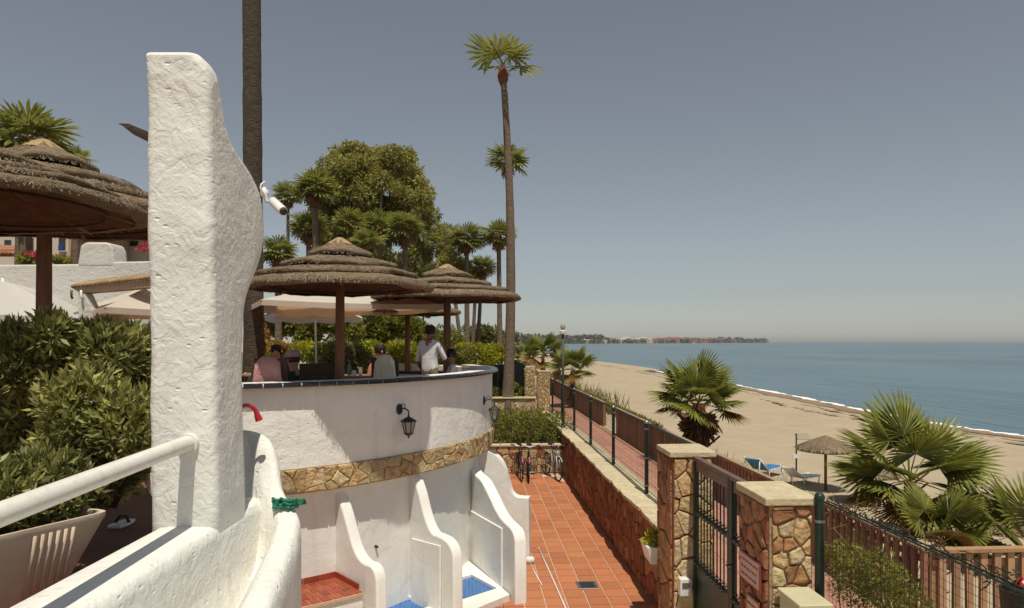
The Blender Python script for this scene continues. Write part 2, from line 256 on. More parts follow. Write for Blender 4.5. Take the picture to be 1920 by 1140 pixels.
class MB:
    def __init__(s): s.v = []; s.f = []; s.m = []; s.cur = 0
    def add(s, vs, fs):
        o = len(s.v); s.v += [tuple(map(float, v)) for v in vs]; s.f += [tuple(i+o for i in f) for f in fs]; s.m += [s.cur]*len(fs); return s
    def box(s, c, d, rz=0, taper=1.0):
        c = np.asarray(c, float); hx, hy, hz = [x/2 for x in d]; vs = []; cs, sn = math.cos(rz), math.sin(rz)
        for z, k in ((-hz, 1), (hz, taper)):
            for x, y in ((-hx, -hy), (hx, -hy), (hx, hy), (-hx, hy)): x *= k; y *= k; vs.append((c[0]+x*cs-y*sn, c[1]+x*sn+y*cs, c[2]+z))
        return s.add(vs, [(3, 2, 1, 0), (4, 5, 6, 7), (0, 1, 5, 4), (1, 2, 6, 5), (2, 3, 7, 6), (3, 0, 4, 7)])
    def bar(s, a, b, w, h=None):      # square bar between two points
        a = Vector(a); b = Vector(b); h = h or w; t = (b-a).normalized(); u = t.cross(Vector((0, 0, 1)))
        if u.length < .01: u = Vector((1, 0, 0))
        u.normalize(); v = t.cross(u); vs = []
        for p in (a, b):
            for i, j in ((-1, -1), (1, -1), (1, 1), (-1, 1)): vs.append(p+u*(i*w/2)+v*(j*h/2))
        return s.add(vs, [(3, 2, 1, 0), (4, 5, 6, 7), (0, 1, 5, 4), (1, 2, 6, 5), (2, 3, 7, 6), (3, 0, 4, 7)])
    def tube(s, pts, r, n=8, cap=True):
        pts = [Vector(p) for p in pts]; k = len(pts); rs = r if hasattr(r, '__len__') else [r]*k; vs = []; fs = []
        u = None
        for i, p in enumerate(pts):
            t = (pts[min(i+1, k-1)]-pts[max(i-1, 0)]).normalized()
            if u is None: u = t.cross(Vector((0, 0, 1))); u = u if u.length > .05 else t.cross(Vector((0, 1, 0)))
            u = (u-t*u.dot(t)).normalized(); w_ = t.cross(u)
            for j in range(n): a = 2*PI*j/n; vs.append(p+u*(rs[i]*math.cos(a))+w_*(rs[i]*math.sin(a)))
        for i in range(k-1):
            for j in range(n): fs.append((i*n+j, i*n+(j+1) % n, (i+1)*n+(j+1) % n, (i+1)*n+j))
        if cap: fs += [tuple(range(n))[::-1], tuple((k-1)*n+j for j in range(n))]
        return s.add(vs, fs)
    def lathe(s, prof, n=16, c=(0, 0, 0), jit=0.0, close=False):
        vs = []; fs = []; k = len(prof)
        for i, (r, z) in enumerate(prof):
            for j in range(n):
                a = 2*PI*j/n; q = 1+jit*random.uniform(-1, 1); vs.append((c[0]+r*q*math.cos(a), c[1]+r*q*math.sin(a), c[2]+z))
        for i in range(k-1):
            for j in range(n): fs.append((i*n+j, i*n+(j+1) % n, (i+1)*n+(j+1) % n, (i+1)*n+j))
        if close: fs += [tuple(range(n))[::-1], tuple((k-1)*n+j for j in range(n))]
        return s.add(vs, fs)
    def prism(s, poly, z0, z1):       # vertical prism over a plan polygon
        n = len(poly); vs = [(x, y, z0) for x, y in poly]+[(x, y, z1) for x, y in poly]
        return s.add(vs, [tuple(range(n))[::-1], tuple(range(n, 2*n))]+[(i, (i+1) % n, n+(i+1) % n, n+i) for i in range(n)])
    def slab(s, poly, off):           # 3-D polygon extruded by a vector
        n = len(poly); off = np.asarray(off, float); vs = [np.asarray(p, float) for p in poly]; vs = vs+[v+off for v in vs]
        return s.add(vs, [tuple(range(n))[::-1], tuple(range(n, 2*n))]+[(i, (i+1) % n, n+(i+1) % n, n+i) for i in range(n)])
    def grid(s, P):                   # P[i][j] points
        a = len(P); b = len(P[0]); return s.add([p for r in P for p in r], [(i*b+j, i*b+j+1, (i+1)*b+j+1, (i+1)*b+j) for i in range(a-1) for j in range(b-1)])
    def mesh(s, name, *mats, smooth=False, org=(0, 0, 0), recalc=True):
        me = bpy.data.meshes.new(name); o = np.asarray(org, float); me.from_pydata([tuple(np.asarray(v)-o) for v in s.v], [], s.f)
        for m in mats: me.materials.append(MATS[m])
        if len(mats) > 1: me.polygons.foreach_set('material_index', s.m)
        if recalc:
            bm = bmesh.new(); bm.from_mesh(me); bmesh.ops.recalc_face_normals(bm, faces=bm.faces); bm.to_mesh(me); bm.free()
        if smooth: me.polygons.foreach_set('use_smooth', [True]*len(me.polygons))
        me.update(); return me
    def obj(s, name, m, parent=None, smooth=False, bevel=0, kind=None, seg=2, subdiv=0, auto=None):
        ms = m if isinstance(m, tuple) else (m,); o = link(s.mesh(name, *ms, smooth=smooth or bevel > 0, org=ORIG[parent] if parent else (0, 0, 0)), name, parent, kind)
        if bevel: b = o.modifiers.new('Bevel', 'BEVEL'); b.width = bevel; b.segments = seg; b.limit_method = 'ANGLE'; b.harden_normals = True
        if subdiv: b = o.modifiers.new('Subdivision', 'SUBSURF'); b.levels = b.render_levels = subdiv
        if auto: o.data.set_sharp_from_angle(angle=rad(auto))
        return o
def copy_tree(o, parent=None, label=None):
    c = o.copy(); col.objects.link(c); c.parent = parent
    if parent is None: ORIG[c] = ORIG.get(o, np.zeros(3))
    if label: c['label'] = label
    for ch in list(o.children): copy_tree(ch, c)
    return c

# irregular stones: Voronoi cells of a w x h sheet, each a small bevelled block
def cells(w, h, size, jit=.42):
    size = size*.82; nx = max(1, round(w/size)); ny = max(1, round(h/size)); S = []
    for j in range(-1, ny+1):
        for i in range(-1, nx+1):
            if random.random() < .30: continue
            S.append(((i+.5+(j % 2)*.45+random.uniform(-jit, jit))*w/nx, (j+.5+random.uniform(-jit, jit))*h/ny))
    S = np.array(S); out = []
    for k, p in enumerate(S):
        poly = [np.array(q) for q in ((0, 0), (w, 0), (w, h), (0, h))]
        d = np.hypot(*(S-p).T)
        for q in S[np.argsort(d)[1:14]]:
            mid = (p+q)/2; nrm = q-p; new = []
            for a, b in zip(poly, poly[1:]+poly[:1]):
                da = (a-mid)@nrm; db = (b-mid)@nrm
                if da <= 0: new.append(a)
                if da*db < 0: new.append(a+(b-a)*da/(da-db))
            poly = new
            if len(poly) < 3: break
        if len(poly) >= 3: out.append(poly)
    return out
def stones(parent, mapf, w, h, size, mats, thick=.035, gap=.016, name='stone', skip=0.0):
    for poly in cells(w, h, size):
        if random.random() < skip: continue
        P = np.array(poly); c = P.mean(0); rr = np.hypot(*(P-c).T).mean()
        if rr < gap*1.8: continue
        k0 = 1-gap/rr; k1 = k0*random.uniform(.86, .93); k2 = k0*random.uniform(.55, .7); t = thick*random.uniform(.65, 1.25); n = len(P); b = MB(); V = []
        for k, z in ((k0, -.01), (k0, t*.55), (k1, t*.92), (k2, t)):
            for q in P: 
                jx, jy = (random.uniform(-.05, .05)*rr*(z > 0), random.uniform(-.05, .05)*rr*(z > 0)); V.append(mapf(*(c+(q-c)*k+np.array([jx, jy])), z+(random.uniform(-.12, .12)*t if z > .5*t else 0)))
        F = [(r*n+i, r*n+(i+1) % n, (r+1)*n+(i+1) % n, (r+1)*n+i) for r in range(3) for i in range(n)]+[tuple(3*n+i for i in range(n))]
        b.add(V, F); b.obj(name, random.choice(mats), parent, smooth=False)
def flat(o, u, v, nrm):
    o, u, v, nrm = [np.asarray(x, float) for x in (o, u, v, nrm)]
    return lambda a, b, t: o+u*a+v*b+nrm*t

# foliage: leaf quads scattered through ellipsoid clumps
def leaves(blobs, n, size, aspect=.45, shell=.55, up=.3, droop=0.0, rosette=1):
    B = np.array(blobs, float); wt = (B[:, 3]*B[:, 4]*B[:, 5])**(2/3); wt /= wt.sum(); nb = n//rosette; k = rng.choice(len(B), nb, p=wt)
    d = rng.normal(size=(nb, 3)); d /= np.linalg.norm(d, axis=1)[:, None]; r = shell+(1-shell)*rng.random(nb)**.6; r *= 1+.12*rng.normal(size=nb)
    P = B[k, :3]+d*B[k, 3:6]*r[:, None]
    if rosette > 1: P = np.repeat(P, rosette, 0); d = np.repeat(d, rosette, 0)
    m = len(P); T = rng.normal(size=(m, 3))*.75+d*.7; T[:, 2] += up-droop; T /= np.linalg.norm(T, axis=1)[:, None]
    X = np.cross(T, rng.normal(size=(m, 3))); X /= np.linalg.norm(X, axis=1)[:, None]; s = size*(.6+.8*rng.random(m))[:, None]
    nn = np.cross(T, X)
    if rosette > 1: P = P+T*s*.15
    V = np.stack([P, P+T*s*.5+X*s*aspect*.5+nn*s*.06, P+T*s, P+T*s*.5-X*s*aspect*.5+nn*s*.06], 1).reshape(-1, 3); return V
def leaf_obj(name, V, material, parent=None, kind=None):
    V = V-(ORIG[parent] if parent else 0); return link(np_mesh(name, V, quads=np.arange(len(V)).reshape(-1, 4), material=material), name, parent, kind)
def bush(name, label, cat, blobs, n, size, material, base=None, group=None, stems=5, **kw):
    B = np.array(blobs, float); b0 = base if base is not None else (B[:, 0].mean(), B[:, 1].mean(), (B[:, 2]-B[:, 5]).min())
    t = thing(name, label, cat, b0, group); leaf_obj('foliage', leaves(blobs, n, size, **kw), material, t)
    mb = MB()
    for i in range(stems):
        q = B[random.randrange(len(B))]; e = (q[0]+random.uniform(-.4, .4)*q[3], q[1]+random.uniform(-.4, .4)*q[4], q[2]+random.uniform(-.1, .4)*q[5]); s0 = (b0[0]+(e[0]-b0[0])*.7, b0[1]+(e[1]-b0[1])*.7, b0[2]-.05)
        mb.tube([s0, ((s0[0]+e[0])/2+.04, (s0[1]+e[1])/2, (s0[2]+e[2])/2), e], [.03*size/.1, .02*size/.1, .008*size/.1], 5)
    mb.obj('stem', 'bark_dark', t, smooth=True); return t
# ================================================================== SETTING
SEA = -2.0
def struct(o): o['kind'] = 'structure'; return o
def cr(P, n):                       # Catmull-Rom through points
    P = [np.asarray(p, float) for p in P]; out = []
    for i in range(len(P)-1):
        p0 = P[max(i-1, 0)]; p1 = P[i]; p2 = P[i+1]; p3 = P[min(i+2, len(P)-1)]
        for k in range(n): t = k/n; out.append(.5*((2*p1)+(-p0+p2)*t+(2*p0-5*p1+4*p2-p3)*t*t+(-p0+3*p1-3*p2+p3)*t**3))
    return out+[P[-1]]
# sea
b = MB(); b.add([(-9000, -3000, SEA), (9000, -3000, SEA), (9000, 9500, SEA), (-9000, 9500, SEA)], [(0, 1, 2, 3)]); struct(b.obj('sea', 'sea'))
# shoreline of the bay, near part from the pixels of the foam line
shore_px = [(1920, 822), (1750, 797), (1600, 768), (1400, 728), (1200, 692), (1084, 676), (1035, 667), (1005, 656), (990, 650.5)]
shore = [at(x, y, SEA)[:2] for x, y in shore_px]
s0 = shore[0]-(shore[1]-shore[0])*2.2; shore = [s0+np.array([2.0, -60]), s0]+shore
near = cr(shore, 8)
# sand: rows along the beach, columns from the fence to under the water
rows = []
for i, (sx, sy) in enumerate(near):
    row = []
    x0 = 5.4 if sy < 120 else 5.4-(sy-120)*.06
    for t, z in ((0, -.35), (.03, -.45), (.09, -.8), (.16, -1.02), (.3, -1.1), (.45, -1.12), (.6, -1.2), (.74, -1.28), (.82, -1.42), (.9, -1.66), (.96, -1.88), (1.0, -2.02), (1.15, -2.6)):
        n = math.sin(sy*.31+t*9)*.05+math.sin(sy*.13+t*23)*.05 if .05 < t < .9 else 0
        row.append((x0+(sx-x0)*t, sy, z+n))
    rows.append(row)
b = MB(); b.grid(rows); sand = struct(b.obj('beach_sand', 'sand', smooth=True))
# wet strip and the brown weed line beside the water
def strip(name, material, off0, off1, dz, jit, seedk, parent=None):
    V = []; 
    N = cr(shore, 40)
    for i, (sx, sy) in enumerate(N):
        if sy > 700: break
        a = math.sin(i*.37+seedk)*jit+math.sin(i*1.13+seedk*2)*jit*.6+math.sin(i*2.9)*jit*.25; c = math.sin(i*.53+seedk*3)*jit+math.sin(i*1.7)*jit*.5
        x0 = 5.4 if sy < 120 else 5.4-(sy-120)*.06
        def zz(o): return max(SEA, float(np.interp(1+o/(sx-x0), [.3, .45, .6, .74, .82, .9, .96, 1.0], [-1.1, -1.12, -1.2, -1.28, -1.42, -1.66, -1.88, -2.02])))
        V.append([(sx+off0+a, sy, zz(off0+a)+dz), (sx+off1+c, sy, zz(off1+c)+dz)])
    b = MB(); b.grid(V); o = b.obj(name, material, parent); return o
struct(strip('wet_sand', 'wet_sand', -3.4, .3, .045, .5, 1.0))
for k, (o0, o1) in enumerate(((-5.2, -4.9), (-7.4, -7.15))): props(strip('weed_line', 'weed', o0, o1, .04, .30, 3.0+k), ('dark weed line left on the sand just above the wet strip', 'faint older weed line higher on the sand')[k], 'seaweed', kind='stuff')
o = strip('foam', 'foam', -.05, .75, .09, .22, 2.0); props(o, 'white line of surf breaking along the water edge', 'foam', kind='stuff')
# land behind: one big sheet to the far coast
coast_px = [(977, 647.0), (1000, 645.0), (1100, 644.2), (1250, 643.5), (1330, 643.0), (1400, 642.7), (1452, 642.6)]
coast = [at(x, y, SEA)[:2] for x, y in coast_px]; tip = coast[-1]
land = [(-6000, -300), (5.4, -300), (5.4, 100)]+[tuple(p) for p in near if p[1] > 130]+[tuple(p) for p in coast]+[(tip[0]-60, tip[1]+400), (tip[0]-700, tip[1]+900), (-6000, tip[1]+900)]
b = MB(); n = len(land); b.add([(x, y, -1.45) for x, y in land], [tuple(range(n))]); o = b.obj('terrain', 'earth', recalc=False) if False else None
bm = bmesh.new(); vs_ = [bm.verts.new((x, y, -1.45)) for x, y in land]; ed = [bm.edges.new((vs_[i], vs_[(i+1) % n])) for i in range(n)]
bmesh.ops.triangle_fill(bm, edges=ed, use_beauty=True); me = bpy.data.meshes.new('terrain'); bm.to_mesh(me); bm.free(); me.materials.append(MATS['sand']); struct(link(me, 'terrain'))
# far haze-blue hills
def hill(pxs, d, base):
    b = MB(); T = []; Bq = []
    for x, y in pxs: T.append(atd(x, y, d)); q = atd(x, 640, d-d*.15); q[2] = base; Bq.append(q)
    back = [t+FW*d*.25 for t in T]
    for q in back: q[2] = base
    b.grid([Bq, T, back]); struct(b.obj('hills', 'haze_hill', smooth=True))
#hill(cr([(700, 622), (800, 608), (880, 596), (960, 590), (1000, 594), (1060, 606), (1120, 620), (1190, 632), (1260, 641)], 5), 7600, -3)

# --- walkway with terracotta tiles
TW = .33
b = MB(); b.prism([(4.1, .8), (4.1, 22.2), (-.6, 22.2), (.35, 15), (.5, 13.6), (.62, 12.0), (.70, 10.6), (-.15, 9.75), (-1.15, 8.95), (-2.9, 7.8), (-2.9, .8)], -.31, -.01); walkway = struct(b.obj('walkway', 'grout'))
tb = MB(); tb.box((0, 0, 0), (TW-.019, TW-.019, .02), taper=.985); tile_me = tb.mesh('tile', 'terracotta')
for j in range(34):
    for i in range(9):
        if (i, j) in ((0, 33), (1, 33), (0, 32), (0, 31), (0, 30), (1, 32)): continue
        x = 2.79-TW*(i+.5); y = 9.75+TW*(j+.5)
        child(tile_me, 'tile', walkway, (x, y, -.0035+random.uniform(-.0015, .0015)), (random.uniform(-.003, .003), random.uniform(-.003, .003), random.choice((0, PI/2, PI))))
# --- promenade: pink slabs in long rows
b = MB(); b.box((4.4, 45, -.1), (2.36, 88, .98)); prom = struct(b.obj('promenade', 'joint_dark'))
for row in range(6):
    y = 4.6+random.uniform(-1, 0)
    while y < 70:
        l = 2.4 if y < 30 else 6; q = MB(); x = 3.38+row*.385+.19; q.box((x, y+l/2, .395), (.375, l-.012, .02)); q.obj('slab', 'promenade_paving', prom); y += l
b = MB(); b.box((5.64, 45, -.1), (.12, 88, 1.05)); struct(b.obj('kerb', 'cap_stone'))

# --- planted bank between promenade and sand
def scatter_strip(n, x0, x1, y0, y1, z, size, material, up=.8, aspect=.25):
    yy = y0*(y1/y0)**rng.random(n); P = np.stack([x0+(x1-x0)*rng.random(n), yy, np.full(n, z)], 1); P[:, 2] += -.25*(P[:, 0]-x0)
    T = rng.normal(size=(n, 3))*.5; T[:, 2] = np.abs(T[:, 2])+up; T /= np.linalg.norm(T, axis=1)[:, None]; X = np.cross(T, rng.normal(size=(n, 3))); X /= np.linalg.norm(X, axis=1)[:, None]; s = size*(.5+rng.random(n))[:, None]
    return np.stack([P, P+T*s*.5+X*s*aspect*.5, P+T*s, P+T*s*.5-X*s*aspect*.5], 1).reshape(-1, 3)

# --- terrace: round parapet on a circle
OC = np.array([-5.2465, 14.1097]); RC = 5.67
def pol(r, a, z): return np.array([OC[0]+r*math.cos(rad(a)), OC[1]+r*math.sin(rad(a)), z])
def ring(b, prof, a0, a1, step=2.0, close=True):       # profile (r,z) swept along the circle
    n = max(2, int((a1-a0)/step)+1); k = len(prof); V = []; F = []
    for i in range(n):
        a = a0+(a1-a0)*i/(n-1)
        for r, z in prof: V.append(pol(r, a, z))
    for i in range(n-1):
        for j in range(k if close else k-1): j2 = (j+1) % k; F.append((i*k+j, i*k+j2, (i+1)*k+j2, (i+1)*k+j))
    if close: F += [tuple(range(k))[::-1], tuple((n-1)*k+j for j in range(k))]
    return b.add(V, F)
DECK = 2.5; CAPZ = 3.46
terr = thing('terrace_wall', 'round white plastered terrace wall with navy tile edge and stone band above shower stalls', 'wall', pol(RC, -40, 0))
b = MB(); ring(b, [(RC-.26, 1.99), (RC, 1.99), (RC+.004, 2.36), (RC, 2.6), (RC, CAPZ-.055), (RC-.26, CAPZ-.055)], -78, 62); b.obj('parapet', 'plaster_wall', terr, auto=35, smooth=True)
b = MB(); ring(b, [(RC-.34, -.1), (RC-.16, -.1), (RC-.16, 1.987), (RC-.34, 1.987)], -78, 62); b.obj('recessed_wall', 'plaster_smooth', terr, auto=35, smooth=True)
# navy edge tiles and top
ta = math.degrees(.238/RC); a = -77.5
while a < 20:
    b = MB(); g = ta*.028
    ring(b, [(RC-.02, CAPZ-.058), (RC+.115, CAPZ-.056), (RC+.125, CAPZ-.03), (RC+.115, CAPZ), (RC-.02, CAPZ+.001)], a+g, a+ta-g, step=ta/2); b.obj('edge_tile', 'navy_tile', terr, auto=30, smooth=True)
    b = MB(); ring(b, [(RC-.29, CAPZ-.06), (RC-.024, CAPZ-.06), (RC-.024, CAPZ+.003), (RC-.29, CAPZ+.003)], a+g, a+ta-g, step=ta/2); b.obj('top_tile', 'plaster_smooth', terr, auto=30, smooth=True); a += ta
b = MB(); ring(b, [(RC-.02, CAPZ-.054), (RC+.105, CAPZ-.053), (RC+.112, CAPZ-.03), (RC+.105, CAPZ-.004), (RC-.02, CAPZ-.003)], -78, 20); b.obj('tile_bedding', 'plaster_smooth', terr, smooth=True, auto=30)
# stone band
A0 = -72; bl = RC*rad(72-0)
stones(terr, lambda u, v, t: pol(RC+.012+t*1.0, A0+math.degrees(u/RC), 2.005+v), bl, .315, .20, ['stone_gold', 'stone_gold', 'stone_pale'], thick=.034, gap=.005)
b = MB(); ring(b, [(RC-.01, 1.996), (RC+.02, 1.994), (RC+.02, 2.325), (RC-.01, 2.33)], -73, 0.5); b.obj('band_mortar', 'mortar_tan', terr, smooth=True, auto=35)
# stall dividers
def wallslab(A_, B_, prof, th, name='divider', m='plaster_smooth', off=0.0, bev=.035):
    """upright slab standing on the plan line A-B; prof = (distance from A, height) outline"""
    A_ = np.array(A_); u = np.array(B_)-A_; u /= np.linalg.norm(u); nrm = np.array([u[1], -u[0], 0]); nrm = nrm if nrm@RT < 0 else -nrm      # towards the left-hand face
    P = [np.array([*(A_+u*q), z])+nrm*(off+th/2) for q, z in prof]; b = MB(); b.slab(P, -nrm*th); return b.obj(name, m, terr, bevel=bev, seg=3)
def curve_prof(top, L, back=-.1): return [(back, -.25), (back, 1.985)]+[tuple(p) for p in cr(top, 3)]+[(L, -.25)]
F1 = ((-1.81, 9.81), (-1.15, 9.14)); F2 = ((-.88, 10.74), (-.17, 9.86)); F3 = ((.05, 12.59), (.77, 10.51))
wallslab(*F1, curve_prof([(-.02, 1.92), (.08, 1.82), (.18, 1.66), (.29, 1.45), (.41, 1.22), (.54, 1.10), (.66, 1.06), (.78, 1.06), (.88, 1.00), (.93, .88)], .94), .175)
wallslab(*F2, curve_prof([(.02, 1.97), (.14, 1.90), (.26, 1.72), (.36, 1.50), (.47, 1.31), (.60, 1.19), (.72, 1.18), (.92, 1.16), (1.06, 1.07), (1.12, .94)], 1.13), .175)
wallslab(*F3, curve_prof([(.02, 1.72), (.30, 1.66), (.62, 1.62), (.85, 1.53), (1.10, 1.40), (1.35, 1.26), (1.62, 1.17), (1.95, 1.13), (2.10, 1.08), (2.18, .95)], 2.19), .20)
w4 = [(-.3, -.25), (-.3, 1.985), (.0, 1.985)]+[tuple(p) for p in cr([(.0, 1.98), (.10, 1.95), (.25, 1.84), (.36, 1.66), (.42, 1.42), (.47, 1.25), (.56, 1.15), (.66, 1.13), (.80, 1.13)], 3)]+[(.82, -.25)]
wallslab(pol(RC, -12.2, 0)[:2], pol(RC+1, -12.2, 0)[:2], w4, .24)
wallslab(*F3, [(.12, .05), (.12, .98), (1.68, 1.04), (1.68, .05)], .03, 'dado', off=.115, bev=.008); wallslab(*F2, [(.12, .05), (.12, 1.02), (.84, 1.06), (.84, .05)], .03, 'dado', off=.11, bev=.008)
def wedge(name, r0, r1, a0, a1, z0, z1, m, bevel=0, step=2.0, parent=None): b = MB(); ring(b, [(RC+r0, z0), (RC+r1, z0), (RC+r1, z1), (RC+r0, z1)], a0, a1, step); return b.obj(name, m, parent or terr, bevel=bevel)
def basin(inner, outer, z):
    for i in range(4):
        j = (i+1) % 4; b = MB(); b.prism([outer[i], outer[j], inner[j], inner[i]], -.2, z); b.obj('basin_kerb', 'plaster_smooth', terr, bevel=.012)
    b = MB(); b.prism(inner, -.2, z-.05); b.obj('basin_floor', 'pool_blue', terr)
p0 = at(884, 1081, .07)[:2]; p1 = at(932, 1107, .07)[:2]; e2 = np.array([-.62, -.50]); basin([p0, p1, p1+e2, p0+e2], [np.array(q) for q in ((-.07, 12.42), (.60, 10.66), (-.07, 9.98), (-.78, 10.82))], .11)
p0 = at(767, 1115, .07)[:2]; p1 = at(805, 1141, .07)[:2]; e2 = np.array([-.52, -.56]); basin([p0, p1, p1+e2, p0+e2], [np.array(q) for q in ((-1.0, 10.72), (-.30, 9.84), (-1.03, 9.2), (-1.72, 9.9))], .112)
wedge('bench_base', -.17, .60, -62, -52.3, -.02, .70, 'plaster_smooth')
k = 0
for i in range(4):
    for j in range(8):
        a0 = -62+j*1.32-(.66 if i % 2 else 0); a1 = a0+1.32
        if a1 > -52.25: a1 = -52.25
        if a0 < -62 or a1-a0 < .3: continue
        wedge('bench_tile', -.14+i*.19, -.14+(i+1)*.19-.012, a0+.06, a1-.06, .70, .735, 'bench_tile', .004)
wedge('bench_grout', -.15, .625, -62, -52.3, .69, .725, 'grout')
for j in range(4): wedge('skirting_tile', -.165, -.145, -62+j*2.44+.05, -62+(j+1)*2.44-.05, .735, .81, 'bench_tile')
b = MB(); c, s = math.cos(rad(-52.3)), math.sin(rad(-52.3)); b.slab([pol(RC+r, -52.42, z) for r, z in ((-.13, .735), (.5, .735), (.5, .81), (-.13, .81))], np.array([-s, c, 0])*.02); b.obj('skirting_tile', 'bench_tile', terr)
for px, a in ((712, -45.5), (840, -34.5)):
    b = MB(); p = pol(RC-.165, a, 1.02); q = pol(RC-.11, a, 1.02); b.tube([p, q], [.022, .018], 10); b.obj('shower_button', 'dark_metal', terr, smooth=True, auto=40)
# deck slab
arc = [tuple(pol(RC-.27, a, 0)[:2]) for a in range(-76, 62, 3)]
b = MB(); b.prism([(-30, -2), (-2.12, -2), (-2.12, 5.2), (-3.7, 8.0)]+arc+[(-30, 26)], 2.2, DECK); struct(b.obj('terrace_floor', 'deck_floor'))
b = MB(); b.prism([(-30, -1.9), (-2.2, -1.9), (-2.2, 5.1), (-3.8, 8.1)]+[tuple(pol(RC-.4, a, 0)[:2]) for a in range(-76, 62, 4)]+[(-30, 25.9)], -1.5, 2.19); struct(b.obj('terrace_base', 'plaster_smooth'))
# garden ground: low bed by the tall palm, higher lawn on the left
b = MB(); b.prism([(-40, 26.02), (-2.4, 19.3), (-.2, 21.25), (.3, 30), (.9, 60), (-2, 110), (-60, 110)], -1.5, 2.3); struct(b.obj('garden_ground', 'garden_ground'))
b = MB(); b.prism([(-.4, 21.15), (2.78, 21.15), (2.78, 26.9), (2.3, 27.1), (2.3, 45), (.85, 45), (.3, 30)], -1.5, .82); b.prism([(-.1, 24.2), (2.77, 24.2), (2.77, 26.9), (2.3, 27.1), (2.3, 44), (.86, 44), (.3, 30)], .8, 1.22); struct(b.obj('planting_bed', 'soil'))

# ================================================================== FOREGROUND WHITE PILLAR WALL
fg = thing('pillar_wall', 'tall hand plastered white pillar with swelling side rising from a curved low wall', 'wall', pz(345, 4.2, 0))
def bprof():      # outline of the slab seen from the side: (distance d, pixel row) on the right-hand face plane
    back = [(97, 398), (108, 408), (125, 418), (150, 424), (200, 430), (250, 440), (280, 452), (310, 470), (340, 485), (370, 496), (400, 500), (430, 501), (460, 498), (490, 491), (520, 480), (545, 470), (570, 463), (620, 458), (700, 455), (800, 455), (900, 457)]
    return back
xr0 = -1.73      # lateral place of the right face (metres right of the camera axis)
def cpt(xc, d, z): p = CAM+FW*d+RT*xc; return np.array([p[0], p[1], z])
back = []
for y, x in bprof(): d = xr0*FPX/(max(x, 424)-960); dz_ = 4.04+(d-4.04)*min(1, max(0, (y-97)/230)); back.append((d, 4+(640-y)*dz_/FPX, max(0, 424-x)*4.1/FPX))
def rrect(xl, xr, d0, d1, r, z):
    out = []
    for (cx, cy, a0) in ((xl+r, d0+r, 180), (xr-r, d0+r, 270), (xr-r, d1-r, 0), (xl+r, d1-r, 90)):
        for k in range(5): a = rad(a0+90*k/4); out.append((cx+r*math.cos(a), cy+r*math.sin(a)))
    R_ = []
    for i in range(len(out)):
        p = out[i]; q = out[(i+1) % len(out)]; n = 1 if i % 5 != 4 else 6
        for k in range(n): R_.append(cpt(p[0]+(q[0]-p[0])*k/n, p[1]+(q[1]-p[1])*k/n, z))
    return R_
rows_ = []; prof = cr(back, 2); z0 = prof[0][1]
for inset, dz in ((.09, .028), (.06, .022), (.03, .008), (.012, -.008)):
    d, z, sh_ = prof[0]; rows_.append(rrect(-2.135+inset, -1.768-sh_-inset, 4.02+inset*.8, d+.03-inset*.5, .02, z0+dz-.03))
for i, (d, z, sh_) in enumerate(prof[1:]):
    f = (5.72-z)/2.8; wob = .004*math.sin(z*5)+.003*math.sin(z*13+1); rows_.append(rrect(-2.14+.035*f+wob*.6, -1.765-sh_+.055*f-wob*.4, 4.02+wob, d+.02, .055, z))
low = [np.array([p[0], p[1], 2.3]) for p in rows_[-1]]; rows_.append(low); m_ = len(rows_[0]); nr = len(rows_); b = MB()
b.add([p for r in rows_ for p in r], [(i*m_+j, i*m_+(j+1) % m_, (i+1)*m_+(j+1) % m_, (i+1)*m_+j) for i in range(nr-1) for j in range(m_)]+[tuple(range(m_)), tuple((nr-1)*m_+j for j in range(m_))])
b.obj('pillar', 'plaster', fg, smooth=True)
# low wall under the pillar running towards the viewer
zl = 2.92
P = []
for d in (5.2, 4.6, 4.2, 3.8, 3.4, 3.0, 2.6, 2.2, 1.8):
    xl = -2.07; xr = -1.725
    P.append([cpt(xl-.015, d, 2.0), cpt(xl-.012, d, zl-.10), cpt(xl, d, zl-.03), cpt(xl+.035, d, zl), cpt((xl+xr)/2, d, zl+.006), cpt(xr-.025, d, zl), cpt(xr+.005, d, zl-.022), cpt(xr+.018, d, zl-.07), cpt(xr+.024, d, 2.0)])
b = MB(); b.grid(P); b.obj('ledge', 'plaster', fg, smooth=True)
